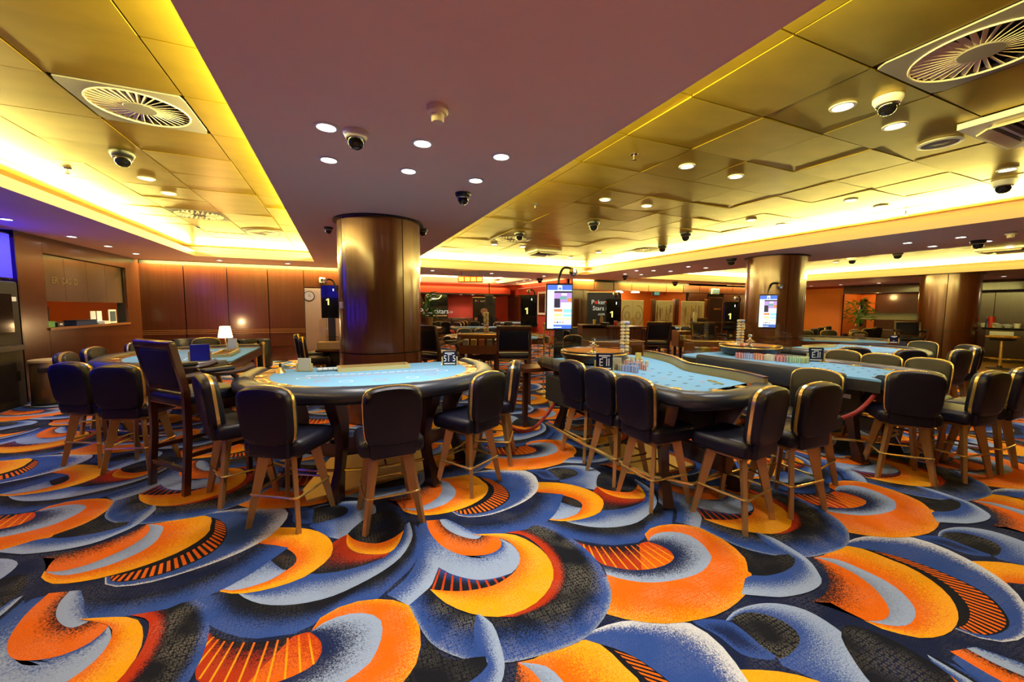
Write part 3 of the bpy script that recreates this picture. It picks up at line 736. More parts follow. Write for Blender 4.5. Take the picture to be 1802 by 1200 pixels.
column(.565, 6.2, .575, 'massive round mahogany column behind the front card table', math.radians(-64))
column(9.4, 6.2, .60, 'round mahogany column carrying a narrow screen in mid room', math.radians(-32))
column(18.9, 6.55, .72, 'round mahogany column beside the bar at far right', math.radians(-75))
# ------------------------------------------------------------------ furniture sources
def DP(px, py, depth):                 # point of the picture at a depth along the lens axis
    d = fw*700+rt*(px-901)-up*(py-600)
    return Vector((0, 0, H))+d*(depth/700)
def Rz(deg): return Matrix.Rotation(math.radians(deg), 4, 'Z')
def leg_board(a, b, wa, wb, th):       # flat tapered board from a (top) to b (foot), broad side across the diagonal
    a = Vector(a); b = Vector(b); out = Vector((b.x-a.x, b.y-a.y, 0)).normalized(); side = Vector((-out.y, out.x, 0))
    rg = []
    for p, w_ in ((a, wa), (b, wb)):
        rg.append([p+out*w_/2+side*th/2, p-out*w_/2+side*th/2, p-out*w_/2-side*th/2, p+out*w_/2-side*th/2])
    return MB().loft(rg)
def make_stool():
    t = thing('bar_stool', 'stool', 'stool')
    s = MB(); s.rbox((0, .02, .612), (.47, .45, .13), .05, 4); s.build('seat', 'leather', t, True)
    MB().rbox((0, -.195, .625), (.33, .075, .16), .025, 3).build('back_support', 'leather', t, True)
    half = [(0, 1.070), (.09, 1.064), (.15, 1.050), (.186, 1.026), (.202, .985), (.203, .90), (.199, .80), (.191, .71), (.172, .660), (.13, .640), (0, .633)]
    pts = half+[(-x, z) for x, z in half[-2:0:-1]]
    out = spline(pts, 34, True); cz = .86
    def ring(sc, y):
        return [(x*sc, y-(z-.65)*.10, cz+(z-cz)*sc) for x, z in out]
    MB().loft([ring(.80, -.252), ring(.93, -.247), ring(.985, -.232), ring(1, -.21), ring(1, -.188)]).build('backrest', 'leather', t, True)
    MB().loft([ring(1.0, -.192), ring(1.022, -.190), ring(1.022, -.168), ring(1.0, -.166)]).build('brass_trim', 'brass', t, True)
    MB().loft([ring(.985, -.172), ring(.985, -.155), ring(.94, -.135), ring(.82, -.126)]).build('front_pad', 'leather_grey', t, True)
    MB().rbox((0, 0, .532), (.30, .30, .035), .006, 1).build('swivel_plate', 'bronze', t)
    for sx in (-1, 1):
        for sy in (-1, 1):
            leg_board((sx*.118, sy*.118, .545), (sx*.205, sy*.205, 0), .078, .036, .03).build('leg', 'bronze', t)
    r = []
    for k in range(4):
        a0 = PI/4+k*PI/2; cx = .165*(1 if math.cos(a0) > 0 else -1); cy = .165*(1 if math.sin(a0) > 0 else -1)
        for q in range(5):
            a = a0-PI/4+PI/2*q/4; r.append((cx+.03*math.cos(a), cy+.03*math.sin(a), .25))
    MB().tube(r, .0095, 8, True).build('footrest', 'brass', t, True)
    return t
STOOL = Proto(make_stool())
def stool(x, y, deg, label, group):    # deg: direction the sitter faces, 90 = away from the lens
    return STOOL.put((x, y, 0), math.radians(deg-90), label, group)

def make_dealer_chair():
    t = thing('dealer_chair', 'chair', 'chair')
    W = .27
    for sx in (-1, 1):
        MB().loft([[(sx*W+dx, y+dy, z) for dx, dy in ((-.022, -.025), (.022, -.025), (.022, .025), (-.022, .025))] for y, z in ((-.29, 0), (-.25, .5), (-.245, .9), (-.33, 1.31))]).build('back_leg', 'wood_chair', t)
        MB().loft([[(sx*W+dx*k, .25+dy*k, z) for dx, dy in ((-.025, -.025), (.025, -.025), (.025, .025), (-.025, .025))] for z, k in ((0, .75), (.78, 1))]).build('front_leg', 'wood_chair', t)
        MB().tube([(sx*W, -.26, 1.02), (sx*(W+.02), -.1, 1.04), (sx*(W+.03), .08, 1.02), (sx*(W+.03), .22, 1.03), (sx*(W+.02), .31, 1.06)], [.022, .026, .026, .03, .034], 8).build('arm', 'wood_chair', t, True)
        MB().rbox((sx*(W+.025), .0, 1.06), (.075, .27, .04), .018, 3).build('arm_pad', 'leather', t, True)
        MB().tube([(sx*(W+.02), .12, 1.01), (sx*(W+.005), .19, .93), (sx*W, .14, .85), (sx*W, .2, .76)], .024, 8).build('arm_support', 'wood_chair', t, True)
        MB().box((sx*W, -.02, .34), (.028, .5, .035)).build('side_stretcher', 'wood_chair', t)
        MB().box((sx*(W-.005), 0, .735), (.03, .5, .09)).build('seat_rail', 'wood_chair', t)
    MB().rbox((0, -.01, .815), (.55, .52, .12), .045, 4).build('seat', 'leather', t, True)
    nt_ = MB()
    for k in range(26): nt_.box((-.265+.53*k/25, -.266, .772), (.012, .01, .012))
    for sx in (-1, 1):
        for k in range(24): nt_.box((sx*.272, -.25+.5*k/23, .772), (.01, .012, .012))
    nt_.build('nail_trim', 'brass', t)
    rk = Euler((math.radians(11), 0, 0)).to_matrix()
    MB().rbox((0, -.285, 1.10), (.49, .06, .34), .02, 3, rk).build('backrest', 'navy_fabric', t, True)
    MB().rbox((0, -.328, 1.30), (.58, .05, .07), .012, 2, rk).build('top_rail', 'wood_chair', t, True)
    MB().box((0, -.25, .92), (.5, .035, .05)).build('lower_rail', 'wood_chair', t)
    MB().box((0, -.275, .22), (.5, .03, .04)).build('back_stretcher', 'wood_chair', t)
    MB().box((0, .25, .30), (.5, .04, .04)).build('foot_rail', 'wood_chair', t)
    return t
DCHAIR = Proto(make_dealer_chair())
def dealer_chair(x, y, deg, label, group): return DCHAIR.put((x, y, 0), math.radians(deg-90), label, group)

RAILP = [(.02, .845), (-.008, .875), (-.012, .915), (.006, .95), (.045, .972), (.09, .978), (.135, .968), (.165, .945), (.165, .89), (.13, .835), (.07, .825)]
def inward(path):
    n = []
    for i in range(len(path)):
        a = path[max(0, i-1)]; b = path[min(len(path)-1, i+1)]; d = b-a; d /= np.linalg.norm(d); n.append(np.array((-d[1], d[0])))
    return np.array(n)
def cabriole(t, x, y, ang, mat='wood_dark'):
    ca, sa = math.cos(ang), math.sin(ang); rg = []
    for off, z, w_, d_ in ((.04, 0, .075, .10), (.09, .03, .09, .13), (.075, .09, .085, .12), (.0, .26, .062, .09), (-.05, .45, .066, .11), (-.03, .62, .08, .16), (.03, .78, .09, .20), (.05, .86, .09, .22)):
        rg.append([(x+ca*(off+dx)-sa*dy, y+sa*(off+dx)+ca*dy, z) for dx, dy in ((-d_/2, -w_/2), (d_/2, -w_/2), (d_/2, w_/2), (-d_/2, w_/2))])
    MB().loft(rg).build('leg', mat, t, 30)
def make_card_table():                 # dealer side on y=0, curve towards -y
    t = thing('card_table', 'table', 'table')
    h = [(1.22, 0), (1.27, -.30), (1.27, -.62), (1.14, -1.02), (.80, -1.40), (.42, -1.58), (0, -1.64)]
    path = spline(h+[(-x, y) for x, y in h[-2::-1]], 61); n = inward(path)
    if n[30][1] < 0: n = -n
    off = lambda d: path+n*d
    fl_ = [tuple(p) for p in off(.285)]; fl_[0] = (fl_[0][0], 0); fl_[-1] = (fl_[-1][0], 0)
    felt = MB().prism(fl_, .915, .936).build('felt', 'felt', t)
    rg = []
    for i in range(61): rg.append([(path[i][0]+n[i][0]*d, path[i][1]+n[i][1]*d, z) for d, z in RAILP])
    MB().loft(rg).build('padded_rail', 'leather_rail', t, 50)
    a, b = off(.155), off(.29)
    rt_ = MB(); rt_.loft([[(a[i][0], a[i][1], .90), (a[i][0], a[i][1], .938), (b[i][0], b[i][1], .938), (b[i][0], b[i][1], .90)] for i in range(61)]); rt_.build('racetrack', 'inlay', t)
    mid = off(.222)
    L = np.concatenate([[0], np.cumsum(np.linalg.norm(np.diff(mid, axis=0), axis=1))])
    for k in range(13):
        s_ = L[-1]*(k+.5)/13; i = int(np.searchsorted(L, s_)); p = mid[min(i, 60)]; d = path[min(i+1, 60)]-path[max(i-1, 0)]; an = math.atan2(d[1], d[0])
        M = Matrix.Translation((p[0], p[1], .941)) @ Matrix.Rotation(an, 4, 'Z')
        mb = MB()
        if k % 2 == 0: mb.box((0, 0, 0), (.26, .085, .008)); o = mb.build('chip_slot', 'brass', t); MB().box((0, 0, .0045), (.20, .045, .003)).build('slot_bed', 'inlay', o)
        else: mb.lathe([(.055, -.004), (.055, .004), (.040, .004), (.036, -.002), (0, -.002)], 20); o = mb.build('cup_holder', 'brass', t, 30)
        o.matrix_local = M
    # printed layout
    inn = off(.55); pr_ = []
    for k in range(7):
        i = 12+k*6; p = inn[i]; d = path[i+1]-path[i-1]; an = math.atan2(d[1], d[0])
        M = Matrix.Translation((p[0], p[1], .9368)) @ Matrix.Rotation(an, 4, 'Z')
        mb = MB(); mb.lathe([(.062, 0), (.062, .0006), (.055, .0006), (.055, 0)], 20, mtx=M, cap=False); mb.build('betting_spot', 'felt_red' if k % 2 else 'felt_print', felt)
    for yy, txt in ((-.62, 'print_a'), (-.74, 'print_b')):
        mb = MB()
        for k in range(-9, 10):
            an = k*.085; mb.box((math.sin(an)*1.15*.8, yy-.16*math.cos(an)+.16-.0, .9369), (.055, .02, .0006), Matrix.Rotation(-an*.35, 3, 'Z'))
        mb.build('printed_line', 'felt_print' if txt == 'print_a' else 'felt_red', felt)['kind'] = 'stuff'
    sk = [tuple(p) for p in off(.12)]; sk[0] = (sk[0][0], -.02); sk[-1] = (sk[-1][0], -.02)
    MB().prism(sk, .82, .912).build('underframe', 'black_matte', t)
    MB().box((0, -.01, .86), (2.2, .03, .12)).build('dealer_edge', 'wood', t)
    for x, y, an in ((-.37, -1.40, -2.0), (.37, -1.40, -1.15), (-.74, -.95, -2.6), (.74, -.95, -.55)): cabriole(t, x, y, an)
    MB().box((0, -1.15, .36), (.9, .05, .16)).build('stretcher', 'wood_dark', t)
    MB().box((-.55, -1.1, .36), (.05, .5, .12), Matrix.Rotation(.9, 3, 'Z')).build('stretcher', 'wood_dark', t)
    MB().box((.55, -1.1, .36), (.05, .5, .12), Matrix.Rotation(-.9, 3, 'Z')).build('stretcher', 'wood_dark', t)
    ft = off(.20)[10:51]
    MB().tube([(p[0], p[1], .23) for p in ft], .014, 8).build('foot_rail', 'brass', t, True)
    for k in (2, 20, 38):
        p = ft[k]; q = (p[0]*.8, p[1]*.82)
        MB().tube([(p[0], p[1], .23), (q[0], q[1], .30)], .011, 6).build('rail_bracket', 'brass', t)
    return t
CARDT = Proto(make_card_table())
def card_table(x, y, deg, label, group='card tables with blue felt'): return CARDT.put((x, y, 0), math.radians(deg), label, group)

def table_sign(loc, rz, label, body, mat='sign_navy', sc=1, group='bet limit signs on the tables'):
    t = thing('table_sign', label, 'sign', loc, rz, group)
    MB().rbox((0, 0, .085*sc), (.16*sc, .012, .17*sc), .003, 1).build('plate', mat, t)
    for sx in (-1, 1): MB().box((sx*.088*sc, 0, .05*sc), (.014, .03, .10*sc)).build('holder', 'brass_plate', t)
    MB().box((0, 0, .004), (.20*sc, .05, .008)).build('foot', 'acrylic', t)
    if body:
        MB().box((0, -.0075, .145*sc), (.11*sc, .002, .012*sc)).build('heading', 'print_white', t)
        MB().box((0, -.0075, .128*sc), (.05*sc, .002, .008*sc)).build('heading', 'print_white', t)
        text('figures', body, .105*sc, 'print_white', t, (0, -.008, .078*sc), (PI/2, 0, 0), .001, sx=.8)
        MB().box((0, -.0075, .02*sc), (.13*sc, .002, .014*sc)).build('footer', 'print_white', t)
    return t
def chip_tray(x, y, z, deg, label, L=.74):
    t = thing('chip_tray', label, 'tray', (x, y, z), math.radians(deg), 'brass chip trays on card tables')
    m_ = MB()
    for sy in (-1, 1): m_.box((0, sy*.10, .02), (L, .03, .045))
    for sx in (-1, 1): m_.box((sx*(L/2-.015), 0, .02), (.03, .2, .045))
    m_.build('rim', 'brass_plate', t); MB().box((0, 0, .008), (L-.05, .18, .012)).build('bed', 'wood_dark', t)
    return t
def chip_stack(x, y, z, n, mat, label, group, rz=0):
    t = thing('chip_stack', label, 'chips', (x, y, z), rz, group)
    prof = []
    n += 6
    for k in range(n): prof += [(.0215, k*.0035), (.0215, k*.0035+.0028), (.0205, k*.0035+.0029), (.0205, (k+1)*.0035-.0001)]
    MB().lathe([(0, 0)]+prof[:-1]+[(0, prof[-2][1])], 12).build('chips', mat, t)
    for q in range(4):
        a = q*PI/2; MB().box((.0212*math.cos(a), .0212*math.sin(a), n*.00175), (.002, .006, n*.0035-.002), Matrix.Rotation(a, 3, 'Z')).build('edge_spot', 'print_white', t)
    return t
def wheel(x, y, z, R, label):
    t = thing('roulette_bowl', label, 'roulette', (x, y, z))
    MB().lathe([(R*.70, 0), (R*.86, .03), (R*.97, .09), (R, .13), (R, .155), (R*.965, .165), (R*.94, .155)], 48, cap=False).build('bowl', 'wood_dark', t, True)
    MB().lathe([(R*.94, .155), (R*.86, .135), (R*.72, .105), (R*.68, .10)], 48, cap=False).build('ball_track', 'wheel_wood', t, True)
    MB().lathe([(R*1.003, .125), (R*1.012, .135), (R*1.003, .145)], 48, cap=False).build('brass_band', 'brass', t, True)
    r = MB().lathe([(R*.68, .10), (R*.62, .095), (R*.5, .10), (R*.2, .125), (0, .13)], 48, cap=False).build('rotor', 'wheel_wood', t, True)
    MB().lathe([(R*.66, .104), (R*.56, .104), (R*.56, .107), (R*.66, .107)], 48, cap=False).build('number_ring', 'brass', r, True)
    MB().lathe([(.05, .125), (.035, .15), (.018, .165), (.018, .19), (.04, .205), (.045, .225), (.02, .24), (.014, .27), (.03, .285), (.032, .305), (.012, .315), (0, .317)], 18).build('turret', 'chrome', r, True)
    for k in range(4):
        a = k*PI/2; r2 = MB().tube([(.02*math.cos(a), .02*math.sin(a), .205), (.08*math.cos(a), .08*math.sin(a), .215)], .007, 6).build('turret_arm', 'chrome', r)
    for k in range(8):
        a = k*PI/4; MB().box((R*.80*math.cos(a), R*.80*math.sin(a), .124), (.05, .014, .01), Matrix.Rotation(a, 3, 'Z')).build('deflector', 'brass', t)
    return t
def chip_tower(loc, h, label, group='clear chip towers'):
    t = thing('chip_tower', label, 'chip tower', loc, 0, group)
    MB().lathe([(.07, 0), (.07, .012), (.02, .02)], 16).build('foot', 'brass', t)
    MB().box((0, 0, h/2), (.024, .024, h)).build('spine', 'acrylic', t)
    n = int(h/.042); cs = ['chip_cream', 'chip_yellow', 'chip_orange', 'chip_cream', 'chip_blue', 'chip_yellow', 'chip_lime']
    for k in range(n):
        for sx in (-1, 1): MB().lathe([(.018, 0), (.031, .012), (.031, .026), (.018, .038)], 12, (sx*.027*rt.x, sx*.027*rt.y, .03+k*.042)).build('disc', cs[k % 7] if (k+sx) % 3 == 0 else 'chip_cream', t, True)
    MB().box((0, 0, h+.005), (.10, .05, .02)).build('cap', 'white', t)
    return t
def chip_cabinet(loc, deg, w_, label, group='timber chip cabinets with windows', z0=.66, z1=1.08):
    t = thing('chip_cabinet', label, 'cabinet', loc, math.radians(deg), group)
    hz = z1-z0
    for sx in (-1, 1):
        pr_ = [(-.22, z0), (.22, z0), (.22, z1-.10), (.19, z1-.03), (.12, z1), (-.22, z1)]
        m_ = MB(); M = Matrix(((0, 0, 1, 0), (-1, 0, 0, 0), (0, 1, 0, 0), (0, 0, 0, 1)))
        m_.prism(pr_, sx*w_/2-.015, sx*w_/2+.015, M); m_.build('side_panel', 'wood_light', t)
    MB().b2((-w_/2, -.20, z0), (w_/2, .2, z0+.08)).build('bottom_rail', 'wood_flat', t)
    MB().b2((-w_/2, -.21, z0), (w_/2, -.19, z0+hz*.42)).build('front_panel', 'wood_light', t)
    MB().b2((-w_/2, -.205, z0+hz*.42), (w_/2, -.195, z1-.05)).build('window', 'glass', t)
    MB().b2((-w_/2, -.22, z1-.06), (w_/2, -.17, z1)).build('top_rail', 'wood_light', t)
    MB().tube([(-w_/2-.02, -.215, z1-.01), (w_/2+.02, -.215, z1-.01)], .012, 8).build('brass_rail', 'brass', t, True)
    MB().b2((-w_/2, .17, z0), (w_/2, .2, z1-.02)).build('back_panel', 'wood_light', t)
    for k in range(4): MB().b2((-w_*.4+k*w_*.2, -.1, z0+.08), (-w_*.4+k*w_*.2+w_*.13, .1, z0+.29)).build('chip_row', ['chip_cream', 'chip_yellow', 'chip_orange', 'chip_tan'][k], t)
    for sx in (-1, 1):
        for sy in (-1, 1): MB().box((sx*w_*.42, sy*.17, z0/2), (.06, .06, z0)).build('leg', 'wood_dark', t)
    return t
def number_display(px, ytop, ybot, wpx, depth, label, loc_fix=None):
    c = DP(px, ytop, depth); zt_ = c.z; zb = DP(px, ybot, depth).z; w_ = wpx/700*depth
    t = thing('number_display', label, 'display', (c.x, c.y, 0), -YAW, 'tall black number displays')
    MB().rbox((0, 0, (zt_+zb)/2), (w_, .09, zt_-zb), .01, 1).build('cabinet', 'black_gloss', t)
    q = .20*(zt_-zb); nx, nz = -w_*.13, zb+(zt_-zb)*.5
    MB().prism([(nx-q*.05, nz-q*.5), (nx+q*.17, nz-q*.5), (nx+q*.17, nz+q*.5), (nx-q*.02, nz+q*.5), (nx-q*.28, nz+q*.34), (nx-q*.28, nz+q*.16), (nx-q*.05, nz+q*.27)], .046, .050, Matrix.Rotation(PI/2, 4, 'X')).build('numeral', 'num_gold', t)
    MB().box((w_*.16, -.047, zb+(zt_-zb)*.86), (w_*.06, .006, .07)).build('status_light', 'num_white', t)
    MB().box((0, .0, zb/2), (w_*.35, .06, zb)).build('stand', 'black', t)
    MB().lathe([(w_*.45, 0), (w_*.45, .03), (.05, .04)], 16).build('foot', 'black', t)
    a = (w_*.36, -.02, zt_-.25); pts = [a, (w_*.33, -.12, zt_-.05), (w_*.30, -.2, zt_+.10), (w_*.12, -.24, zt_+.16), (-w_*.02, -.26, zt_+.13)]
    MB().tube(spline(pts, 14), .022, 8).build('arm', 'black', t, True)
    MB().lathe([(0, -.07), (.05, -.05), (.07, 0), (.05, .05), (0, .07)], 14, (-w_*.05, -.27, zt_+.10)).build('camera_ball', 'chrome', t, True)
    return t
def monitor(c, rz, w_, h, label, stand=True, arm=1):
    t = thing('information_screen', label, 'screen', (c[0], c[1], 0), rz, 'upright information screens'); z = c[2]
    s = MB().rbox((0, 0, z), (w_, .07, h), .01, 1).build('housing', 'black', t)
    W, Hh = w_*.90, h*.93; y = -.0365
    def px_(nm, u0, v0, u1, v1, mat, k=0):      # u right, v down, 0..1
        MB().b2((-W/2+W*u0, y-.002-k*.001, z+Hh/2-Hh*v1), (-W/2+W*u1, y, z+Hh/2-Hh*v0)).build(nm, mat, s)
    px_('screen', 0, 0, 1, 1, 'screen_white'); px_('screen_banner', 0, 0, 1, .115, 'screen_blue', 1); px_('screen_crest', .42, .005, .60, .11, 'screen_white', 2); px_('screen_crest', .46, .06, .56, .105, 'screen_blue', 3)
    px_('screen_picture', .28, .14, 1, .52, 'screen_violet', 1); px_('screen_picture', .28, .14, 1, .18, 'screen_dark', 2); px_('screen_picture', .28, .31, .52, .52, 'screen_dark', 3)
    px_('screen_picture', .55, .40, 1, .52, 'screen_white', 3); px_('screen_picture', .50, .26, .8, .33, 'screen_teal', 3); px_('screen_picture', .82, .30, 1, .38, 'screen_orange', 3)
    px_('screen_picture', .58, .19, .8, .24, 'screen_white', 4)
    px_('screen_tile', .28, .55, .62, .61, 'screen_orange', 1); px_('screen_tile', .66, .55, 1, .63, 'screen_cyan', 1); px_('screen_tile', .28, .65, .62, .72, 'screen_yellow', 1)
    px_('screen_tile', .66, .67, 1, .72, 'screen_cyan', 1); px_('screen_tile', .28, .76, 1, .79, 'screen_yellow', 1)
    for k in range(4): px_('screen_tile', .28+k*.11, .84, .35+k*.11, .87, ['screen_orange', 'screen_dark', 'screen_teal', 'screen_orange'][k], 1)
    px_('screen_footer', .26, .91, 1, 1, 'screen_blue', 1); px_('screen_footer', .26, .955, .6, .98, 'screen_white', 2)
    zt_ = z+h/2
    pts = [(-.02, .04, zt_-.05), (.0, .03, zt_+.12), (.05, -.04, zt_+.24), (.14, -.1, zt_+.24), (.2, -.12, zt_+.2)]
    MB().tube(spline(pts, 14), .02, 8).build('arm', 'black', t, True)
    MB().lathe([(0, -.07), (.05, -.05), (.07, 0), (.05, .05), (0, .07)], 14, (.2, -.13, zt_+.17)).build('camera_ball', 'chrome', t, True)
    if stand:
        MB().rbox((0, .02, (z-h/2)/2), (w_*.34, .1, z-h/2), .01, 1).build('stand', 'black', t)
        MB().rbox((0, .02, .02), (w_*.7, .4, .04), .01, 1).build('foot', 'black', t)
    else: MB().box((0, .07, z), (w_*.3, .1, h*.3)).build('bracket', 'black', t)
    return t
def roulette_table(name_label, outer, dealer, loc):
    """outer: padded player edge (open path); dealer: edge behind which the dealer stands (open path, continues the outline)"""
    t = thing('roulette_table', name_label, 'table', (loc[0], loc[1], 0), 0, 'roulette tables with blue layouts')
    O = spline([(x-loc[0], y-loc[1]) for x, y in outer], 60); Dd = spline([(x-loc[0], y-loc[1]) for x, y in dealer], 30)
    n = inward(O); cen = np.vstack([O, Dd]).mean(0)
    if ((cen-O[30])*n[30]).sum() < 0: n = -n
    felt = MB().prism([tuple(p) for p in (O+n*.20)]+[tuple(p) for p in Dd], .915, .936).build('felt', 'felt', t)
    MB().loft([[(O[i][0]+n[i][0]*d, O[i][1]+n[i][1]*d, z) for d, z in RAILP] for i in range(60)]).build('padded_rail', 'leather_rail', t, 50)
    a, b = O+n*.155, O+n*.205
    MB().loft([[(a[i][0], a[i][1], .90), (a[i][0], a[i][1], .940), (b[i][0], b[i][1], .940), (b[i][0], b[i][1], .90)] for i in range(60)]).build('inlay_band', 'inlay', t)
    for k in range(9):
        i = 5+k*6; p = O[i]+n[i]*.21; d = O[i+1]-O[i-1]
        o = MB().lathe([(.062, -.004), (.062, .005), (.046, .005), (.04, -.002), (0, -.002)], 18).build('cup_holder', 'brass', t, 30); o.location = (p[0], p[1], .941)
    sk = O+n*.13
    MB().prism([tuple(p) for p in sk]+[tuple(p) for p in Dd], .80, .912).build('underframe', 'black_matte', t)
    return t, felt, Dd
# ------------------------------------------------------------------ near tables
card_table(.34, 5.0, 0, 'big half moon blue felt card table in front of the round column')
GF = 'stools round the front card table'
stool(-.815, 4.02, 24, 'black stool seen edge on at the left end of the front card table', GF)
stool(-.375, 3.40, 58, 'black stool left of centre before the front card table', GF)
stool(.32, 3.12, 93, 'black stool with its back squarely to us before the front card table', GF)
stool(1.06, 3.43, 122, 'black stool turned left with a shiny seat at the front card table', GF)
stool(1.49, 3.93, 152, 'black stool seen edge on at the right end of the front card table', GF)
pts = [P(533, 867, 0), P(540, 886, 0), P(752, 830, 0), P(752, 781, 0), P(590, 800, 0)]
fp = tag(MB().prism([(p.x, p.y) for p in pts], .006, .03).build('floor_plate', 'brass_plate'), 'polished brass plate lying on the carpet under the front card table', 'plate')
chip_tray(.34, 4.68, .937, 3, 'brass rimmed chip tray on the front card table', .76)
table_sign((1.20, 4.66, .937), math.radians(-14), 'dark blue limits sign with white figures on the front card table', '51 5')
table_sign((-.36, 4.74, .937), math.radians(160), 'pale back of a small sign at the left of the front card table', '', 'sign_back', .85)
t = thing('service_bell', 'little brass bell with dark knob on the front card table', 'bell', (-.585, 4.74, .937))
MB().lathe([(.055, 0), (.05, .012), (.03, .03), (.018, .055), (.010, .06)], 16).build('dome', 'brass', t, True); MB().lathe([(.010, .058), (.014, .08), (.009, .10), (0, .102)], 10).build('knob', 'wood_dark', t, True)
t = thing('card_rack', 'low clear rack of playing cards beside the brass bell', 'card rack', (-.13, 4.70, .937))
MB().box((0, 0, .008), (.22, .09, .016)).build('base', 'acrylic', t)
for k in range(4): MB().box((-.08+k*.052, 0, .024), (.045, .07, .012)).build('card', 'paper', t)

card_table(-1.27, 6.95, -90, 'blue felt card table at left with a navy sign on it')
GL = 'stools round the left card table'
stool(-2.33, 5.47, 62, 'blue lit black stool nearest the waste bin at the left card table', GL)
stool(-1.88, 5.10, 74, 'blue lit black stool beside the dealer chair at the left card table', GL)
stool(-2.79, 6.47, 8, 'stool half hidden behind the leftmost stool of the left card table', GL)
stool(-2.84, 7.14, -2, 'stool with its grey front pad showing, middle of the left card table', GL)
stool(-2.69, 7.9, -28, 'stool at the far left corner of the left card table', GL)
stool(-2.16, 8.5, -76, 'stool behind the far end of the left card table', GL)
chip_tray(-1.52, 6.85, .937, 92, 'brass rimmed chip tray on the left card table', .76)
table_sign((-1.62, 6.1, .937), math.radians(5), 'navy sign with blue light painted into its colour on the left card table', '', 'sign_navy_bluelit', 1.25)
table_sign((-1.62, 7.75, .937), math.radians(150), 'pale back of a small sign beside the lit lamp', '', 'sign_back')
dealer_chair(-1.215, 4.52, 42, 'tall dark wooden armchair with blue lit back beside the left card table', 'dealer armchairs')

# roulette table 1
t1, felt1, D1 = roulette_table('long blue roulette layout in the right foreground', 
    [(2.46, 4.78), (2.46, 4.2), (2.46, 3.6), (2.42, 2.9), (2.40, 2.5), (2.46, 2.26), (2.68, 2.13), (3.05, 2.13), (3.40, 2.20), (3.62, 2.36)],
    [(3.42, 2.36), (3.52, 2.62), (3.53, 3.0), (3.54, 3.28), (3.66, 3.50), (3.86, 3.84), (4.0, 4.3), (4.0, 4.78), (3.2, 4.8), (2.5, 4.8)], (2.9, 3.3))
pw = [(x-2.9, y-3.3) for x, y in [(3.42, 2.30), (3.53, 2.62), (3.54, 3.0), (3.55, 3.28), (3.68, 3.50), (3.88, 3.84), (4.0, 4.25), (4.02, 4.5)]]
pw = spline(pw, 40); nn = inward(pw)
MB().loft([[(pw[i][0]+nn[i][0]*d, pw[i][1]+nn[i][1]*d, z) for d, z in ((0, .90), (0, 1.02), (-.035, 1.02), (-.035, .90))] for i in range(40)]).build('back_fence', plain('fence_gold', (.40, .33, .12), .45, var=.1, scale=4), t1, 40)
MB().loft([[(pw[i][0]+nn[i][0]*d, pw[i][1]+nn[i][1]*d, z) for d, z in ((.008, 1.018), (.008, 1.034), (-.042, 1.034), (-.042, 1.018))] for i in range(40)]).build('fence_cap', 'wood', t1, 40)
nm_ = {c: MB().box((0, 0, 0), (.05, .022, .0006)).mesh('printed_number', c) for c in ('felt_black', 'felt_red')}
for i in range(12):
    for j in range(3):
        link('printed_number', nm_['felt_red' if (i*3+j) % 5 == 1 else 'felt_black'], felt1, (-.28+j*.22+.10, -1.0+i*.14, .9369))
for i in range(6): link('printed_number', nm_['felt_black'], felt1, (.40, -.88+i*.28, .9369), PI/2)
for i, (x, y) in enumerate(((2.45, 2.45), (3.2, 2.45), (2.7, 4.5), (3.6, 4.4))): cabriole(t1, x-2.9, y-3.3, math.atan2(y-3.3, x-2.9))
MB().box((0, 0, .35), (.08, 2.2, .14)).build('stretcher', 'wood_dark', t1)
MB().box((0, .2, .62), (1.0, 1.9, .30)).build('chip_bank_box', 'black_matte', t1)
MB().tube([(-.62, .9, .23), (-.62, .1, .23), (-.55, -.8, .23), (-.35, -1.05, .23), (.3, -1.0, .23), (.5, -.8, .23)], .014, 8).build('foot_rail', 'brass', t1, True)
MB().box((-.42, 1.62, .80), (.50, .42, .05)).build('corner_shelf', 'wood_flat', t1); MB().box((-.60, 1.55, .39), (.06, .06, .78)).build('shelf_post', 'wood_dark', t1)
GR = 'stools round the near roulette table'
stool(2.51, 3.65, 4, 'black stool farthest along the left side of the near roulette table', GR)
stool(2.46, 3.07, 2, 'middle black stool on the left side of the near roulette table', GR)
stool(2.45, 2.57, 0, 'nearest black stool on the left side of the near roulette table', GR)
stool(2.80, 2.08, 100, 'black stool at the near end of the near roulette table, left of two', GR)
stool(3.39, 2.06, 88, 'black stool at the near end of the near roulette table, right of two', GR)
stool(3.94, 2.24, 192, 'stool with grey front pad between the two roulette tables', GR)
tag(MB().prism([(2.62, 2.9), (3.3, 2.9), (3.3, 3.7), (2.62, 3.7)], .006, .03).build('floor_plate', 'brass_plate'), 'polished brass plate lying on the carpet under the near roulette table', 'plate')
wp = P(1051, 634, 1.03); wheel(2.98, 4.25, .936, .42, 'wooden roulette wheel with chrome turret on the near roulette table')
table_sign(tuple(P(1063, 652, .937)), math.radians(-25), 'navy limits sign reading E II before the near roulette wheel', 'E II', 'sign_navy', 1.15)
table_sign(tuple(P(1083, 650, .937)), math.radians(-30), 'pale card holder between the limits sign and the chips', '', 'sign_back', .8)
k = 0
GC = 'chip stacks on the near roulette table'
rows = [('chip_blue', 5, (1098, 653), (1120, 656), 'pale blue', 14), ('chip_blue', 3, (1108, 648), (1124, 650), 'pale blue rear', 14), ('chip_orange', 2, (1128, 650), (1134, 652), 'orange', 13), ('chip_orange', 4, (1100, 644), (1126, 647), 'orange rear', 13),
        ('chip_cream', 4, (1112, 641), (1138, 645), 'cream', 13), ('chip_yellow', 4, (1104, 637), (1128, 640), 'yellow', 14), ('chip_tan', 3, (1080, 650), (1092, 652), 'khaki', 14)]
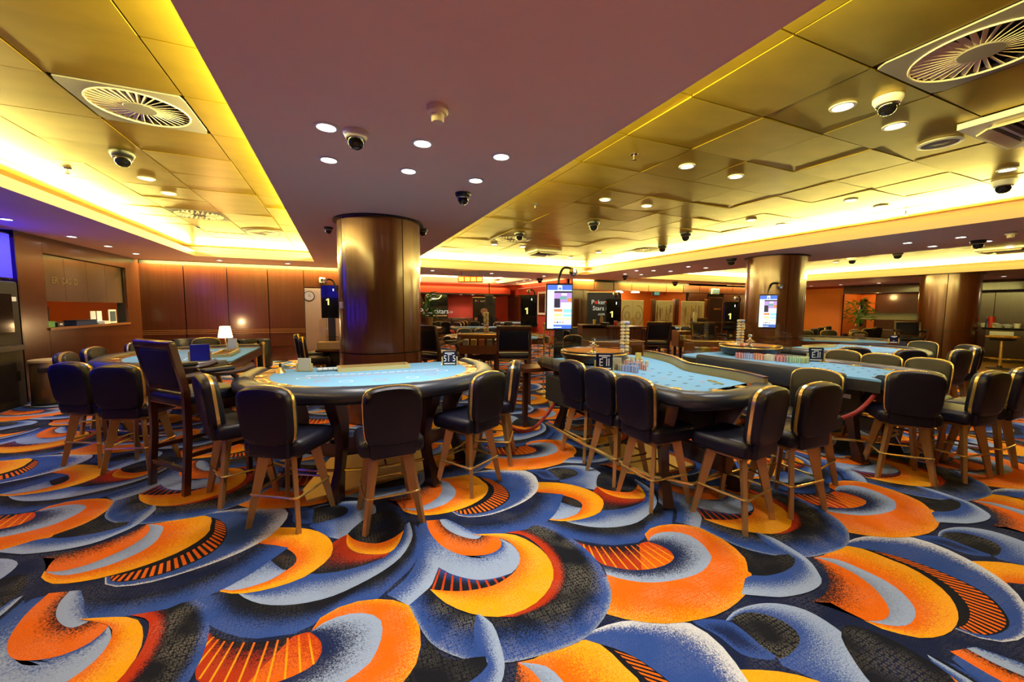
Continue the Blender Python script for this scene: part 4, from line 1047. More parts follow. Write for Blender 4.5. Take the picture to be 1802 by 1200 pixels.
ORD = ['first', 'second', 'third', 'fourth', 'fifth', 'sixth', 'seventh', 'eighth', 'ninth', 'tenth', 'eleventh', 'twelfth']
for mat, n, a, b, nm, hgt in rows:
    for i in range(n):
        f = i/max(1, n-1); p = P(a[0]+(b[0]-a[0])*f, a[1]+(b[1]-a[1])*f, .937)
        chip_stack(p.x, p.y, .937, hgt+random.randint(-1, 1), mat, '%s chip stack, %s from the left in its row, near roulette table' % (nm, ORD[i]), GC, random.random())
t = thing('card_stub', 'small yellow marker standing on the chips of the near roulette table', 'marker', tuple(P(1123, 632, .937)))
MB().box((0, 0, .045), (.07, .04, .09)).build('block', 'card_yellow', t); MB().box((0, 0, .004), (.09, .06, .008)).build('base', 'card_yellow', t)
chip_tower(tuple(P(1098, 640, .937)), .52, 'tall clear chip tower with coloured discs beside the near roulette wheel')
t = thing('felt_stick', 'gold pointer lying on the near roulette layout', 'stick', (3.22, 2.62, .937), math.radians(75)); MB().box((0, 0, .006), (.20, .014, .010)).build('shaft', 'brass', t); MB().box((.1, 0, .006), (.014, .04, .010)).build('head', 'brass', t)
# clear screens round the wheel
def screen(a, b, z0, z1, label):
    a = Vector(a); b = Vector(b); mid = (a+b)/2; an = math.atan2(b.y-a.y, b.x-a.x); L = (b-a).length
    t = thing('clear_screen', label, 'screen', (mid.x, mid.y, z0), an, 'clear guard screens')
    MB().rbox((0, 0, (z1-z0)/2), (L, .012, z1-z0), .003, 1).build('sheet', 'acrylic', t)
    for sx in (-1, 1): MB().box((sx*(L/2-.02), 0, (z1-z0)/2), (.018, .02, z1-z0)).build('edge_strip', 'acrylic', t)
    return t
screen((2.42, 4.3, 0), (2.42, 4.95, 0), .86, 1.30, 'clear guard screen left of the near roulette wheel')
screen((2.5, 4.9, 0), (3.95, 4.9, 0), .86, 1.22, 'clear guard screen behind the near roulette wheel')

# roulette table 2
t2, felt2, D2 = roulette_table('long roulette table with black padded side at right',
    [(6.15, 4.55), (6.12, 3.8), (6.10, 3.0), (6.06, 2.4), (5.95, 2.08), (5.65, 1.93), (5.25, 1.95), (4.95, 2.08)],
    [(4.9, 2.12), (4.86, 2.5), (4.78, 2.9), (4.76, 3.5), (4.76, 4.1), (4.78, 4.5), (5.2, 4.6), (6.0, 4.6)], (5.45, 3.3))
MB().rbox((-.69, -.02, .86), (.10, 1.85, .24), .035, 3).build('padded_apron', 'leather_rail', t2, True)
for i in range(10):
    for j in range(3): link('printed_number', nm_['felt_black'], felt2, (-.15+j*.2, -.95+i*.15, .9369))
for i, (x, y) in enumerate(((5.1, 2.4), (5.75, 2.4), (5.1, 4.3), (5.8, 4.3))): cabriole(t2, x-5.45, y-3.3, math.atan2(y-3.3, x-5.45))
MB().box((0, 0, .35), (.08, 1.9, .14)).build('stretcher', 'wood_dark', t2); MB().box((.1, .3, .62), (.8, 1.6, .30)).build('chip_bank_box', 'black_matte', t2)
MB().tube([(-.55, 1.0, .23), (-.55, -.8, .23), (-.3, -1.02, .23), (.3, -1.0, .23), (.5, -.7, .23), (.5, .9, .23)], .014, 8).build('foot_rail', 'brass', t2, True)
GQ = 'stools round the right roulette table'
stool(5.04, 2.0, 40, 'black stool with its broad back to us at the right roulette table', GQ)
stool(5.60, 1.82, 84, 'black stool at the near end of the right roulette table', GQ)
stool(6.18, 1.80, 92, 'black stool cut by the right picture edge', GQ)
stool(6.31, 3.24, 188, 'stool on the far side of the right roulette table, farthest of three', GQ)
stool(6.22, 2.77, 188, 'stool on the far side of the right roulette table, middle of three', GQ)
stool(6.15, 2.30, 186, 'stool on the far side of the right roulette table, nearest of three', GQ)
wheel(5.72, 4.1, .936, .42, 'wooden roulette wheel with chrome turret on the right roulette table')
table_sign(tuple(P(1435, 636, .937)), math.radians(-35), 'navy limits sign reading E II on the right roulette table', 'E.II', 'sign_navy', 1.1)
GC = 'chip stacks on the right roulette table'
rows = [('chip_red', 3, (1297, 630), (1306, 631), 'brick red', 13), ('chip_blue', 3, (1311, 631), (1323, 632), 'blue', 13), ('chip_orange', 4, (1328, 632), (1341, 634), 'orange', 14), ('chip_cream', 4, (1347, 634), (1360, 635), 'cream', 14),
        ('chip_red', 4, (1366, 635), (1380, 637), 'rose', 14), ('chip_green', 5, (1386, 637), (1406, 639), 'green', 14), ('chip_lime', 3, (1410, 639), (1420, 639), 'lime', 14)]
for mat, n, a, b, nm, hgt in rows:
    for q in (0, 1):
        for i in range(n):
            f = i/max(1, n-1); p = P(a[0]+(b[0]-a[0])*f, a[1]+(b[1]-a[1])*f-q*2.2, .937)
            chip_stack(p.x, p.y, .937, hgt+random.randint(-1, 1), mat, '%s chip stack, %s from the left, %s row, right roulette table' % (nm, ORD[i], 'back' if q else 'front'), GC, random.random())
chip_tower(tuple(P(1301, 622, .937)), .52, 'tall clear chip tower beside the right roulette wheel')
screen((4.95, 4.62, 0), (6.1, 4.62, 0), .94, 1.42, 'clear guard screen behind the right roulette wheel')
screen((6.16, 3.75, 0), (6.2, 4.6, 0), .94, 1.42, 'clear guard screen beyond the right roulette wheel')
t = thing('drop_box', 'black metal drop box with white label under the right roulette table', 'box', (5.12, 2.5, 0))
MB().rbox((0, 0, .668), (.22, .32, .262), .01, 1).build('body', plain('drop_metal', (.045, .038, .028), .4, metal=.4), t); MB().box((-.113, -.02, .70), (.004, .13, .045)).build('label_plate', 'paper', t); MB().lathe([(.012, 0), (.012, .01)], 10, mtx=Matrix.Translation((-.11, 0, .76)) @ Matrix.Rotation(-PI/2, 4, 'Y')).build('lock', 'chrome', t)
MB().box((0, 0, .535), (.20, .30, .012)).build('base_tray', 'black', t)
def rope(pts, label):
    c = spline([tuple(P(*p)) for p in pts], 80); o = c[0]
    t = thing('barrier_rope', label, 'rope', tuple(o)); mb = MB()
    for s_ in range(3):
        q = []
        for i in range(80):
            tg = c[min(79, i+1)]-c[max(0, i-1)]; tg = Vector(tg).normalized(); u = tg.cross(Vector((0, 0, 1))).normalized(); v = tg.cross(u); a = i*.95+s_*2*PI/3
            q.append(Vector(c[i]-o)+(u*math.cos(a)+v*math.sin(a))*.010)
        MB().tube(q, .0125, 6).build('strand', 'rope', t, True)
    for e in (0, 79): MB().lathe([(0, -.02), (.02, -.018), (.022, .018), (0, .02)], 12, tuple(c[e]-o)).build('end_cap', 'brass', t, True)
rope([(868, 735, .33), (900, 754, .25), (932, 757, .24), (962, 730, .36), (988, 690, .54)], 'twisted red barrier rope between the front card table and near roulette table')
rope([(1462, 742, .55), (1500, 729, .62), (1525, 711, .70), (1548, 684, .82)], 'twisted red barrier rope beside the drop box at right')

# card table right rear, with its stools
card_table(8.35, 4.75, 4, 'blue felt card table beyond the right roulette table')
GT = 'stools round the rear right card table'
for x, y, d_, lab in ((7.38, 3.62, 40, 'leftmost dark stool'), (7.62, 3.14, 60, 'second dark stool from the left'), (8.3, 2.92, 85, 'third dark stool from the left'), (8.95, 3.0, 110, 'rightmost dark stool'),
                      (9.70, 3.68, 190, 'far stool with grey pad'), (9.40, 3.14, 150, 'right end stool with grey pad')):
    stool(x, y, d_, lab+' round the card table beyond the right roulette table', GT)
chip_tray(8.2, 4.5, .937, 4, 'brass rimmed chip tray on the rear right card table', .76)
table_sign(tuple(P(1572, 604, .937)), math.radians(-35), 'small navy sign with white marks on the rear right card table', '..', 'sign_navy', 1.0)
c = DP(1475, 600, 8.9)
card_table(c.x, c.y, 140, 'blue felt card table farther back near the orange wall')
GU = 'stools round the far right card table'
for px, py, lab in ((1424, 586, 'left stool'), (1466, 588, 'middle stool'), (1521, 591, 'right stool')):
    p = DP(px, 586, {1424: 10.9, 1466: 11.1, 1521: 10.6}[px]); stool(p.x, p.y, 235, lab+' behind the card table near the orange wall', GU)
chip_tray(c.x+.17, c.y+.21, .937, 140, 'brass rimmed chip tray on the far right card table', .76)
p = P(1512, 596, .937); t = thing('card_shoe', 'orange and brown card shoe on the far right card table', 'card shoe', tuple(p), .4)
MB().rbox((0, 0, .06), (.12, .2, .12), .01, 1).build('body', 'wood', t); MB().box((.062, 0, .06), (.004, .16, .09)).build('front', 'chip_orange', t)
p = DP(1600, 600, 11.6); dealer_chair(p.x, p.y, 215, 'gold lit dealer chair beside the far right table', 'dealer armchairs')
# ------------------------------------------------------------------ ceiling fittings
def make_down():
    t = thing('downlight', 'downlight', 'downlight')
    MB().lathe([(.082, 0), (.080, -.008), (.062, -.010), (.058, .0), (.055, .02)], 24).build('trim_ring', 'white', t, True)
    MB().lathe([(0, -.003), (.056, -.003), (.056, .012), (0, .012)], 20).build('lens', 'lamp_on', t)
    l = bpy.data.lights.new('downlight_beam', 'SPOT'); l.energy = DOWN_W; l.spot_size = math.radians(125); l.spot_blend = .8; l.shadow_soft_size = .05; l.color = (1, .93, .84)
    o = bpy.data.objects.new('downlight_beam', l); COL.objects.link(o); o.parent = t; o.location = (0, 0, -.02)
    return t
DOWN = Proto(make_down())
def down(x, y, z, label, group): return DOWN.put((x, y, z), 0, label, group)
def dpx(px, py, z, label, group): p = P(px, py, z); return down(p.x, p.y, z, label, group)
GS = 'downlights of the brown central soffit'
for j, y in enumerate((3.10, 3.76)):
    for i, x in enumerate((-.05, .602, 1.236)):
        down(x, y, ZC, '%s downlight in the %s row of six on the central soffit' % (('left', 'middle', 'right')[i], ('near', 'far')[j]), GS)
for j, y in enumerate((-.6, .1)):
    for i, x in enumerate((-.05, .602, 1.236)):
        down(x, y, ZC, '%s downlight of the %s row overhead on the central soffit' % (('left', 'middle', 'right')[i], ('rear', 'front')[j]), GS)
GW = 'downlights along the left walls'
for i, y in enumerate((9.72, 10.94, 12.17)): down(-4.34, y, ZC, '%s downlight from the left above the cash desk' % ORD[i], GW)
down(-2.9, 12.92, ZC, 'downlight above the lit table lamp', GW); down(-1.31, 12.95, ZC, 'downlight above the timber wall next to the column', GW)
for y in (4.6, 6.4, 8.2): down(-4.34, y, ZC, 'downlight of the left soffit, near the picture edge, %s' % {4.6: 'nearest', 6.4: 'second', 8.2: 'third'}[y], GW)
GP = 'downlights set in the gold coffers'
for px, py, lab in ((258, 314, 'near downlight in the left gold coffer'), (297, 340, 'far downlight in the left gold coffer'),
                    (1483, 187, 'downlight beside the dome camera under the large vent at right'), (1575, 221, 'downlight left of the round ceiling speaker'), (1773, 298, 'downlight above the white dome camera at the right edge'),
                    (1209, 292, 'left one of the pair of downlights nearest the soffit edge'), (1295, 310, 'right one of the pair of downlights nearest the soffit edge'), (1065, 351, 'downlight left of the bright pair above the black dome'), (1138, 362, 'downlight right of the bright pair above the black dome'),
                    (1497, 352, 'left downlight near the far bright cove'), (1550, 363, 'right downlight near the far bright cove'), (1322, 387, 'left small downlight before the far cove'), (1374, 395, 'right small downlight before the far cove'),
                    (870, 430, 'tiny downlight beside the perforated vent'), (920, 434, 'tiny downlight above the ceiling air conditioner'), (1003, 453, 'tiny downlight right of the ceiling air conditioner'), (1053, 444, 'tiny downlight left of the second perforated vent'), (1094, 447, 'tiny downlight below the second perforated vent')):
    dpx(px, py, ZP, lab, GP)
GB = 'downlights of the second soffit'
for i, (px, py) in enumerate(((1100, 482), (1120, 476), (1128, 483), (1150, 476), (1180, 477), (1211, 469), (1242, 471))): dpx(px, py, ZC, '%s small downlight from the left on the soffit before column with screen' % ORD[i], GB)
for i, (px, py) in enumerate(((1597, 427), (1641, 433), (1691, 417), (1737, 424))): dpx(px, py, ZC, '%s downlight from the left on the soffit right of the screen column' % ORD[i], GB)
GE = 'downlights before the far right wall'
for i, (px, py) in enumerate(((1427, 503), (1480, 500.5), (1547, 498), (1624, 494.5), (1767, 486))): dpx(px, py, ZC, '%s downlight from the left along the orange wall and bar' % ORD[i], GE)
GD = 'downlights before the red room'
for i, (px, py) in enumerate(((761, 476), (865, 481), (957, 485.5))): dpx(px, py, ZC, '%s downlight from the left above the red room entrance' % ORD[i], GD)
for i, (px, py) in enumerate(((910, 497), (922, 494), (933, 492))): dpx(px, py, ZC, '%s tiny downlight from the left beside the red room wall' % ORD[i], GD)
for i, (px, py) in enumerate(((762, 515), (811, 516.5), (832, 517))):
    p = PY(px, py, 19.75); down(p.x, 19.75, bz-.06, '%s tiny downlight from the left under the red bulkhead' % ORD[i], GD)
for x, y, lab in ((14.2, 4.0, 'downlight of the far gold coffer, nearest'), (14.2, 7.5, 'downlight of the far gold coffer, middle'), (14.2, 10.5, 'downlight of the far gold coffer, farthest')): down(x, y, ZP, lab, GP)

def vane_vent(cx, cy, w_, label, n=34):
    t = thing('swirl_vent', label, 'vent', (cx, cy, ZP-.004), 0, 'square ceiling vents')
    a, b = w_/2-.012, PYP/2-.012; R = min(a, b)-.035; N = 48; mb = MB()
    vs, fs = [], []
    for i in range(N):
        an = 2*PI*i/N; c, s = math.cos(an), math.sin(an); k = min(a/max(1e-6, abs(c)), b/max(1e-6, abs(s)))
        vs += [(R*c, R*s, 0), (k*c, k*s, 0), (R*c, R*s, .03), (k*c, k*s, .03)]
    for i in range(N):
        j = (i+1) % N; p, q = i*4, j*4
        fs += [(p, q, q+1, p+1), (p, p+2, q+2, q), (p+1, q+1, q+3, p+3)]
    mb._add(vs, fs); mb.build('face_plate', 'grille', t)
    MB().b2((-a, -b, .15), (a, b, .16)).build('gap_shade_sheet', 'black_matte', t)  # black sheet puts the shade between the vanes into colour
    MB().lathe([(0, -.004), (.095, -.004), (.10, .0), (.10, .02), (0, .02)], 28).build('hub', 'grille', t, 30)
    me = MB().box(((R+.09)/2, 0, .01), (R-.10, .026, .004), Matrix.Rotation(.6, 3, 'X')).mesh('vane', 'cream')
    for k in range(n):
        o = link('vane', me, t); o.rotation_euler = (0, 0, 2*PI*k/n)
    MB().tube([(R*math.cos(2*PI*i/N), R*math.sin(2*PI*i/N), -.002) for i in range(N)], .006, 6, True).build('rim', 'cream', t, True)
    return t
vane_vent(*DIFF_A, 'large swirl vent with pale vanes in the left gold coffer'); vane_vent(*DIFF_B, 'large swirl vent with pale vanes at the upper right corner'); vane_vent(*SWIRL_C, 'distant swirl vent near the far end of the left gold coffer')
def perf_vent(cx, cy, w_, label):
    t = thing('perforated_vent', label, 'vent', (cx, cy, ZP-.004), 0, 'square ceiling vents')
    MB().b2((-w_/2+.01, -PYP/2+.01, 0), (w_/2-.01, PYP/2-.01, .02)).build('face_plate', 'grille_dark', t)
    mb = MB()
    for r, n in ((.12, 10), (.16, 14), (.20, 18), (.24, 22), (.28, 26), (.31, 30)):
        for k in range(n):
            a = 2*PI*k/n+r*7; mb.box((r*math.cos(a)*w_/.72, r*math.sin(a), -.004), (.030, .018, .012), Matrix.Rotation(a, 3, 'Z'))
    o = mb.build('nozzles', 'cream', t); o['kind'] = 'stuff'
    for k in range(8):
        a = 2*PI*k/8+.2; MB().box((.21*math.cos(a), .21*math.sin(a), -.006), (.16, .02, .012), Matrix.Rotation(a, 3, 'Z')).build('spoke', 'cream', t)
perf_vent(*PERF_A, 'brown vent with pale nozzles in the left gold coffer'); perf_vent(*PERF_B, 'vent with pale nozzles behind the left black dome camera'); perf_vent(*PERF_C, 'vent with pale nozzles close to the far bright cove')
def cassette(cx, cy, z, label, s_=.92):
    t = thing('air_conditioner', label, 'air conditioner', (cx, cy, z), 0, 'ceiling air conditioner cassettes')
    h = s_/2
    for k in range(4):
        M = Matrix.Rotation(k*PI/2, 4, 'Z')
        mb = MB(); mb.prism([(-h, -h), (h, -h), (h*.62, -h*.62), (-h*.62, -h*.62)], -.045, -.0, M); mb.build('frame_side', 'white', t)
        o = MB().box((0, -h*.80, -.062), (s_*.66, .085, .012), Matrix.Rotation(.5, 3, 'X')).build('flap', 'cream', t); o.rotation_euler = (0, 0, k*PI/2)
        o = MB().box((0, -h*.72, -.047), (s_*.62, .05, .006)).build('outlet_slot', 'black', t); o.rotation_euler = (0, 0, k*PI/2)
    for k in range(12): MB().box((0, -h*.56+k*h*1.12/11, -.03), (h*1.16, .02, .012)).build('grille_bar', 'grille_dark', t)
    MB().box((0, 0, -.008), (h*1.2, h*1.2, .01)).build('filter', 'black_matte', t)
cassette(AC_A[0], AC_A[1], ZP, 'white ceiling air conditioner in the middle of the right gold coffer', .72); cassette(AC_B[0]+.1, AC_B[1], ZP-.01, 'white ceiling air conditioner cut by the upper right edge', .95)
p = P(1775, 437, ZP); cassette(p.x, p.y, ZP, 'slim ceiling air conditioner beyond the second soffit', .9)
def dome_cam(px, py, z, label, white=False, s_=1.0, group='dome cameras'):
    p = P(px, py, z); t = thing('dome_camera', label, 'camera', (p.x, p.y, z), 0, group)
    b_ = 'white' if white else 'black'
    MB().lathe([(.085*s_, 0), (.085*s_, -.02*s_), (.070*s_, -.045*s_), (.062*s_, -.05*s_)], 24).build('base', b_, t, True)
    MB().lathe([(.064*s_, -.046*s_), (.066*s_, -.056*s_), (.060*s_, -.060*s_)], 24).build('rim', 'chrome', t, True)
    MB().lathe([(.060*s_, -.055*s_), (.056*s_, -.082*s_), (.042*s_, -.105*s_), (.022*s_, -.118*s_), (0, -.121*s_)], 24).build('dome', 'black_gloss', t, True)
for a in ((626, 232, ZC, 'white based dome camera between two downlights on the soffit', True, 1.0), (815, 340, ZC, 'black dome camera at the right of the central soffit', False, 1.0), (215, 268, ZP, 'big black dome camera in the left gold coffer', False, 1.15),
          (578, 400, ZC, 'small black dome camera left of the round column', False, .8), (744, 403, ZC, 'dome camera peeking out right of the round column', False, .9), (1563, 172, ZP, 'white dome camera beside a downlight under the large right vent', True, 1.0), (1767, 318, ZP, 'white dome camera at the right edge', True, 1.2),
          (1045, 391, ZP, 'black dome camera in mid coffer above the screens', False, 1.2), (914, 410, ZP, 'black dome camera at the perforated vent', False, 1.2), (1207, 410, ZP, 'black dome camera nearest the far cove', False, 1.3), (1166, 432, ZP, 'black dome camera beside the far perforated vent', False, 1.3),
          (1287, 455, ZC, 'black dome camera left of the screen column top', False, 1.4), (1580, 444, ZP, 'black dome camera in the far gold coffer, right one', False, 1.4), (1500, 454, ZP, 'white dome camera in the far gold coffer, left one', True, 1.4), (1722, 423, ZC, 'black dome camera beside the smoke detector at right', False, 1.2),
          (950, 490, ZC, 'black dome camera above the red room wall', False, 1.6), (1188, 496, ZC, 'black dome camera before the timber fascia', False, 1.6), (1100, 486, ZC, 'small dome camera among the downlights of the second soffit', False, 1.2)): dome_cam(*a)
def detector(px, py, label):
    p = P(px, py, ZC); t = thing('smoke_detector', label, 'smoke detector', (p.x, p.y, ZC), 0, 'smoke detectors')
    MB().lathe([(.065, 0), (.065, -.035), (.055, -.045)], 24).build('base', 'cream', t, True); MB().lathe([(.040, -.042), (.038, -.085), (.034, -.092), (0, -.094)], 20).build('sensor_head', 'cream', t, True)
detector(770, 188, 'cream smoke detector on the central soffit'); detector(1779, 408, 'cream smoke detector on the second soffit at right')
def sprinkler(px, py, label):
    p = P(px, py, ZP); t = thing('sprinkler', label, 'sprinkler', (p.x, p.y, ZP), 0, 'ceiling sprinklers')
    MB().lathe([(.038, 0), (.034, -.008), (.012, -.010)], 16).build('escutcheon', 'chrome', t, True); MB().lathe([(.011, -.008), (.009, -.05), (.003, -.052)], 10).build('stem', 'chrome', t); MB().lathe([(.024, -.055), (.024, -.058), (0, -.058)], 12).build('deflector', 'chrome', t)
for a in ((1116, 271, 'sprinkler at the left of the right gold coffer'), (942, 360, 'sprinkler farther along the right gold coffer'), (118, 296, 'sprinkler in the left gold coffer near the bright cove'), (1594, 372, 'sprinkler near the far bright cove'), (348, 400, 'small sprinkler beside the brown vent')): sprinkler(*a)
p = P(1654, 251, ZP); t = thing('ceiling_speaker', 'round ceiling speaker below the air conditioner at upper right', 'speaker', (p.x, p.y, ZP))
MB().lathe([(.145, 0), (.15, -.012), (.125, -.018), (.12, -.01)], 36).build('rim', 'white', t, True); MB().lathe([(.122, -.010), (.02, -.016), (0, -.016)], 30).build('grille', 'grille', t, True); MB().lathe([(0, -.022), (.018, -.022), (.018, -.01)], 12).build('logo_plate', 'grille_dark', t)
# ------------------------------------------------------------------ left side
t = thing('waste_bin', 'bronze metal waste bin with oval opening by the cash desk wall', 'bin', (-4.44, 9.02, 0))
MB().lathe([(.205, 0), (.215, .02), (.215, .70), (.20, .72), (.0, .72)], 32).build('body', plain('bin_metal', (.22, .145, .05), .38, metal=.8), t, 40)
MB().lathe([(.225, .70), (.225, .735), (.18, .745), (0, .75)], 32).build('lid', 'brass_plate', t, 40)
an = math.atan2(-9.02, 4.44)
o = MB().rbox((.212, 0, .585), (.02, .26, .085), .009, 2).build('opening', 'black', t); o.rotation_euler = (0, 0, an+.05)
MB().lathe([(.20, 0), (.225, .004), (.225, .035), (.216, .04)], 32).build('foot_ring', 'black', t)
def machine(y, lab, top=False):
    t = thing('gaming_machine', lab, 'machine', (-5.02, y, 0), math.radians(90), 'tall machines with blue screens along the left')
    MB().rbox((0, .1, 1.0), (1.25, .75, 2.0), .02, 1).build('cabinet', 'black_matte', t)
    s = MB().rbox((0, -.05, 2.4), (1.30, .36, .74), .02, 1).build('topper', 'black', t)
    MB().box((0, -.234, 2.4), (1.22, .006, .68)).build('screen', 'blue_glow' if top else 'black_gloss', s); MB().box((.655, -.02, 2.4), (.004, .30, .68)).build('side_screen', 'blue_glow' if top else 'black', s)
    MB().rbox((0, -.29, .95), (1.1, .08, .10), .02, 2).build('button_deck', 'black', t); MB().box((0, -.285, 1.5), (.9, .008, .6)).build('reel_glass', 'black_gloss' if top else 'blue_glow', t)  # out-of-view machines have this lower glass lit to throw blue on chair backs
    MB().box((.5, -.28, 1.72), (.10, .012, .07)).build('sticker', 'paper', t); MB().box((-.1, -.29, .45), (1.0, .02, .6)).build('door', 'black', t)
    MB().box((.4, -.302, .5), (.10, .01, .16)).build('lock_plate', 'chrome', t)
for y, lab in ((8.45, 'black machine with blue screen at the left picture edge'), (7.0, 'second black machine with blue screen along the left wall'), (5.55, 'third black machine with blue screen along the left wall'), (4.1, 'fourth black machine with blue screen along the left wall'), (2.65, 'fifth black machine with blue screen, added out of view along the left wall'), (1.2, 'sixth black machine with blue screen, added out of view along the left wall')): machine(y, lab, y > 8)  # last two, out of view, added for more blue on the chair backs
def tub(px, lab):
    p = DP(px, 594, 10.35); t = thing('tub_chair', lab, 'armchair', (p.x, p.y, 0), -YAW+math.radians(0 if px < 400 else -8), 'black leather tub chairs')
    mb = MB(); n = 22
    prof = [(.30, .40), (.30, .74), (.325, .775), (.37, .775), (.395, .74), (.41, .12), (.40, .06)]
    mb.lathe(prof, n, a0=-.25*PI+.2, a1=1.25*PI-.2); mb.build('shell', 'leather', t, 50)
    MB().lathe([(0, .28), (.31, .28), (.33, .34), (.31, .43), (.24, .455), (0, .46)], 24).build('seat', 'leather', t, True); MB().lathe([(.31, .06), (.33, .28)], 24).build('base', 'leather', t)
    for k in range(4):
        a = PI/4+k*PI/2; MB().lathe([(.022, 0), (.028, .07)], 8, (.28*math.cos(a), .28*math.sin(a), 0)).build('foot', 'wood_dark', t)
tub(334, 'black leather tub chair left of the lit lamp'); tub(446, 'black leather tub chair right of the lit lamp')
p = DP(397, 600, 10.6); t = thing('side_table', 'small wooden side table carrying the lit lamp', 'table', (p.x, p.y, 0))
MB().lathe([(.25, .53), (.26, .545), (.25, .56), (0, .56)], 28).build('top', 'wood', t, 30); MB().lathe([(.18, 0), (.17, .02), (.03, .04), (.03, .53)], 20).build('pedestal', 'wood_dark', t, 30)
t = thing('table_lamp', 'small table lamp with glowing cream shade by the timber wall', 'lamp', (p.x, p.y, .562))
MB().lathe([(.07, 0), (.065, .015), (.018, .03), (.014, .26)], 16).build('base', 'brass', t, True); MB().lathe([(.165, .24), (.115, .54)], 28).build('shade', 'shade_on', t, True); MB().lathe([(.02, .24), (.02, .27), (0, .27)], 10).build('socket', 'brass', t)
l = bpy.data.lights.new('lamp_bulb', 'POINT'); l.energy = 30; l.color = (1, .6, .25); l.shadow_soft_size = .05; o = bpy.data.objects.new('lamp_bulb', l); COL.objects.link(o); o.parent = t; o.location = (0, 0, .60)
def post(x, y, h, lab, g='brass barrier posts', r=.022):
    t = thing('barrier_post', lab, 'post', (x, y, 0), 0, g)
    MB().lathe([(.15, 0), (.15, .015), (.05, .03), (r, .05)], 20).build('foot', 'brass', t, 40); MB().lathe([(r, .04), (r, h-.08)], 12).build('pole', 'brass', t, True); MB().lathe([(r*1.6, h-.13), (r*1.6, h-.10)], 12).build('collar', 'brass', t); MB().lathe([(r, h-.08), (r*2, h-.05), (r*1.6, h-.01), (0, h)], 14).build('knob', 'brass', t, True)
q = P(452, 657, 0); post(q.x, q.y, .74, 'left brass barrier post behind the left card table'); q2 = P(465, 652, 0); post(q2.x, q2.y, .74, 'right brass barrier post behind the left card table')
t = thing('barrier_rope', 'short red rope hanging from the left brass post', 'rope', (q.x, q.y, .62)); MB().tube(spline([(0, -.03, 0), (-.02, -.05, -.2), (-.01, -.06, -.4), (.02, -.05, -.56)], 20), .022, 8).build('strand', 'rope', t, True); MB().lathe([(.012, -.02), (.028, 0), (.012, .03)], 10, (0, -.03, .0)).build('end_cap', 'brass', t, True)
# doorway things
number_display(582, 502, 560, 34, 11.8, 'black number display in the doorway left of the round column')
p = PY(544, 521, 16.95); t = thing('wall_clock', 'round wall clock seen through the doorway', 'clock', (p.x, 16.98, p.z))
for nm, mb, mat in (('rim', MB().lathe([(.17, 0), (.19, .02), (.17, .04)], 24, mtx=Matrix.Rotation(PI/2, 4, 'X')), 'black'), ('dial', MB().lathe([(0, .045), (.165, .045), (.165, .0)], 24, mtx=Matrix.Rotation(PI/2, 4, 'X')), 'paper')): mb.build(nm, mat, t)
MB().box((0, -.048, .05), (.012, .004, .11)).build('hand', 'black', t); MB().box((.03, -.048, 0), (.08, .004, .012)).build('hand', 'black', t)
GX_ = 'stools near the doorway'
p = DP(549, 590, 8.4); stool(p.x-.05, p.y, 8, 'dark stool left of the round column, outer one', GX_); p = DP(560, 590, 7.6); stool(p.x-.05, p.y, 4, 'dark stool tucked left of the round column, inner one', GX_)
p = DP(580, 617, 8.0); t = thing('pedestal_table', 'small wooden table carrying a clear box left of the column', 'table', (p.x+.1, p.y, 0), -.2)
MB().rbox((0, 0, .77), (.62, .5, .05), .01, 1).build('top', 'wood_flat', t); MB().box((0, 0, .38), (.4, .3, .74)).build('body', 'black_matte', t)
t = thing('clear_box', 'clear acrylic box with brass base on the small table', 'box', (p.x+.02, p.y-.02, .797), -.2)
MB().rbox((0, 0, .07), (.42, .3, .14), .005, 1).build('brass_base', 'brass_plate', t); MB().box((-.12, 0, .36), (.12, .12, .46)).build('tube', 'acrylic', t); MB().box((.05, 0, .19), (.2, .2, .1)).build('tray', 'acrylic', t)
p = PY(567, 493, YB); t = thing('emergency_light', 'small white emergency light above the doorway', 'light', (p.x, YB-.02, p.z)); MB().rbox((0, 0, 0), (.16, .05, .16), .008, 1).build('case', 'white', t); MB().box((0, -.027, 0), (.08, .004, .08)).build('panel', 'black', t)
p = DP(616, 537, 5.56); d_ = Vector((p.x-.565, p.y-6.2, 0)).normalized(); t = thing('wall_switch', 'white switch plate on the big front column', 'switch', (.565+d_.x*.585, 6.2+d_.y*.585, p.z), math.atan2(d_.y, d_.x)+PI/2)
MB().rbox((0, 0, 0), (.09, .022, .09), .004, 1).build('plate', 'white', t); MB().box((0, -.012, 0), (.05, .004, .05)).build('rocker', 'cream', t)

# ------------------------------------------------------------------ middle ground
p = DP(905, 600, 6.75); dealer_chair(p.x+.06, p.y+.18, 68, 'dark wooden armchair with its back to us beside the red room view', 'dealer armchairs')
p = DP(772, 600, 6.9); dealer_chair(p.x, p.y, 30, 'dark wooden armchair half hidden right of the round column', 'dealer armchairs')
p = DP(843, 590, 8.6); chip_cabinet((p.x, p.y, 0), -23, .86, 'timber chip cabinet with window right of the round column')
card_table(p.x+.55, p.y+.35, 158, 'card table beyond the first chip cabinet')
chip_tower((p.x+.18, p.y+.05, 1.085), .44, 'clear chip tower on the cabinet right of the round column')
p = DP(1092, 603, 6.6); chip_cabinet((p.x+.1, p.y+.35, 0), -14, .95, 'timber chip cabinet with brass rail behind the near roulette wheel')
p = DP(1262, 603, 7.0); chip_cabinet((p.x, p.y+.1, 0), -28, .80, 'timber chip cabinet with brass rail left of the right roulette wheel')
p = DP(1213, 582, 10.4); chip_cabinet((p.x, p.y, 0), -23, .70, 'timber chip cabinet farther back among the dealer chairs')
chip_tower((p.x+.18, p.y, 1.085), .46, 'clear chip tower on the cabinet farther back')
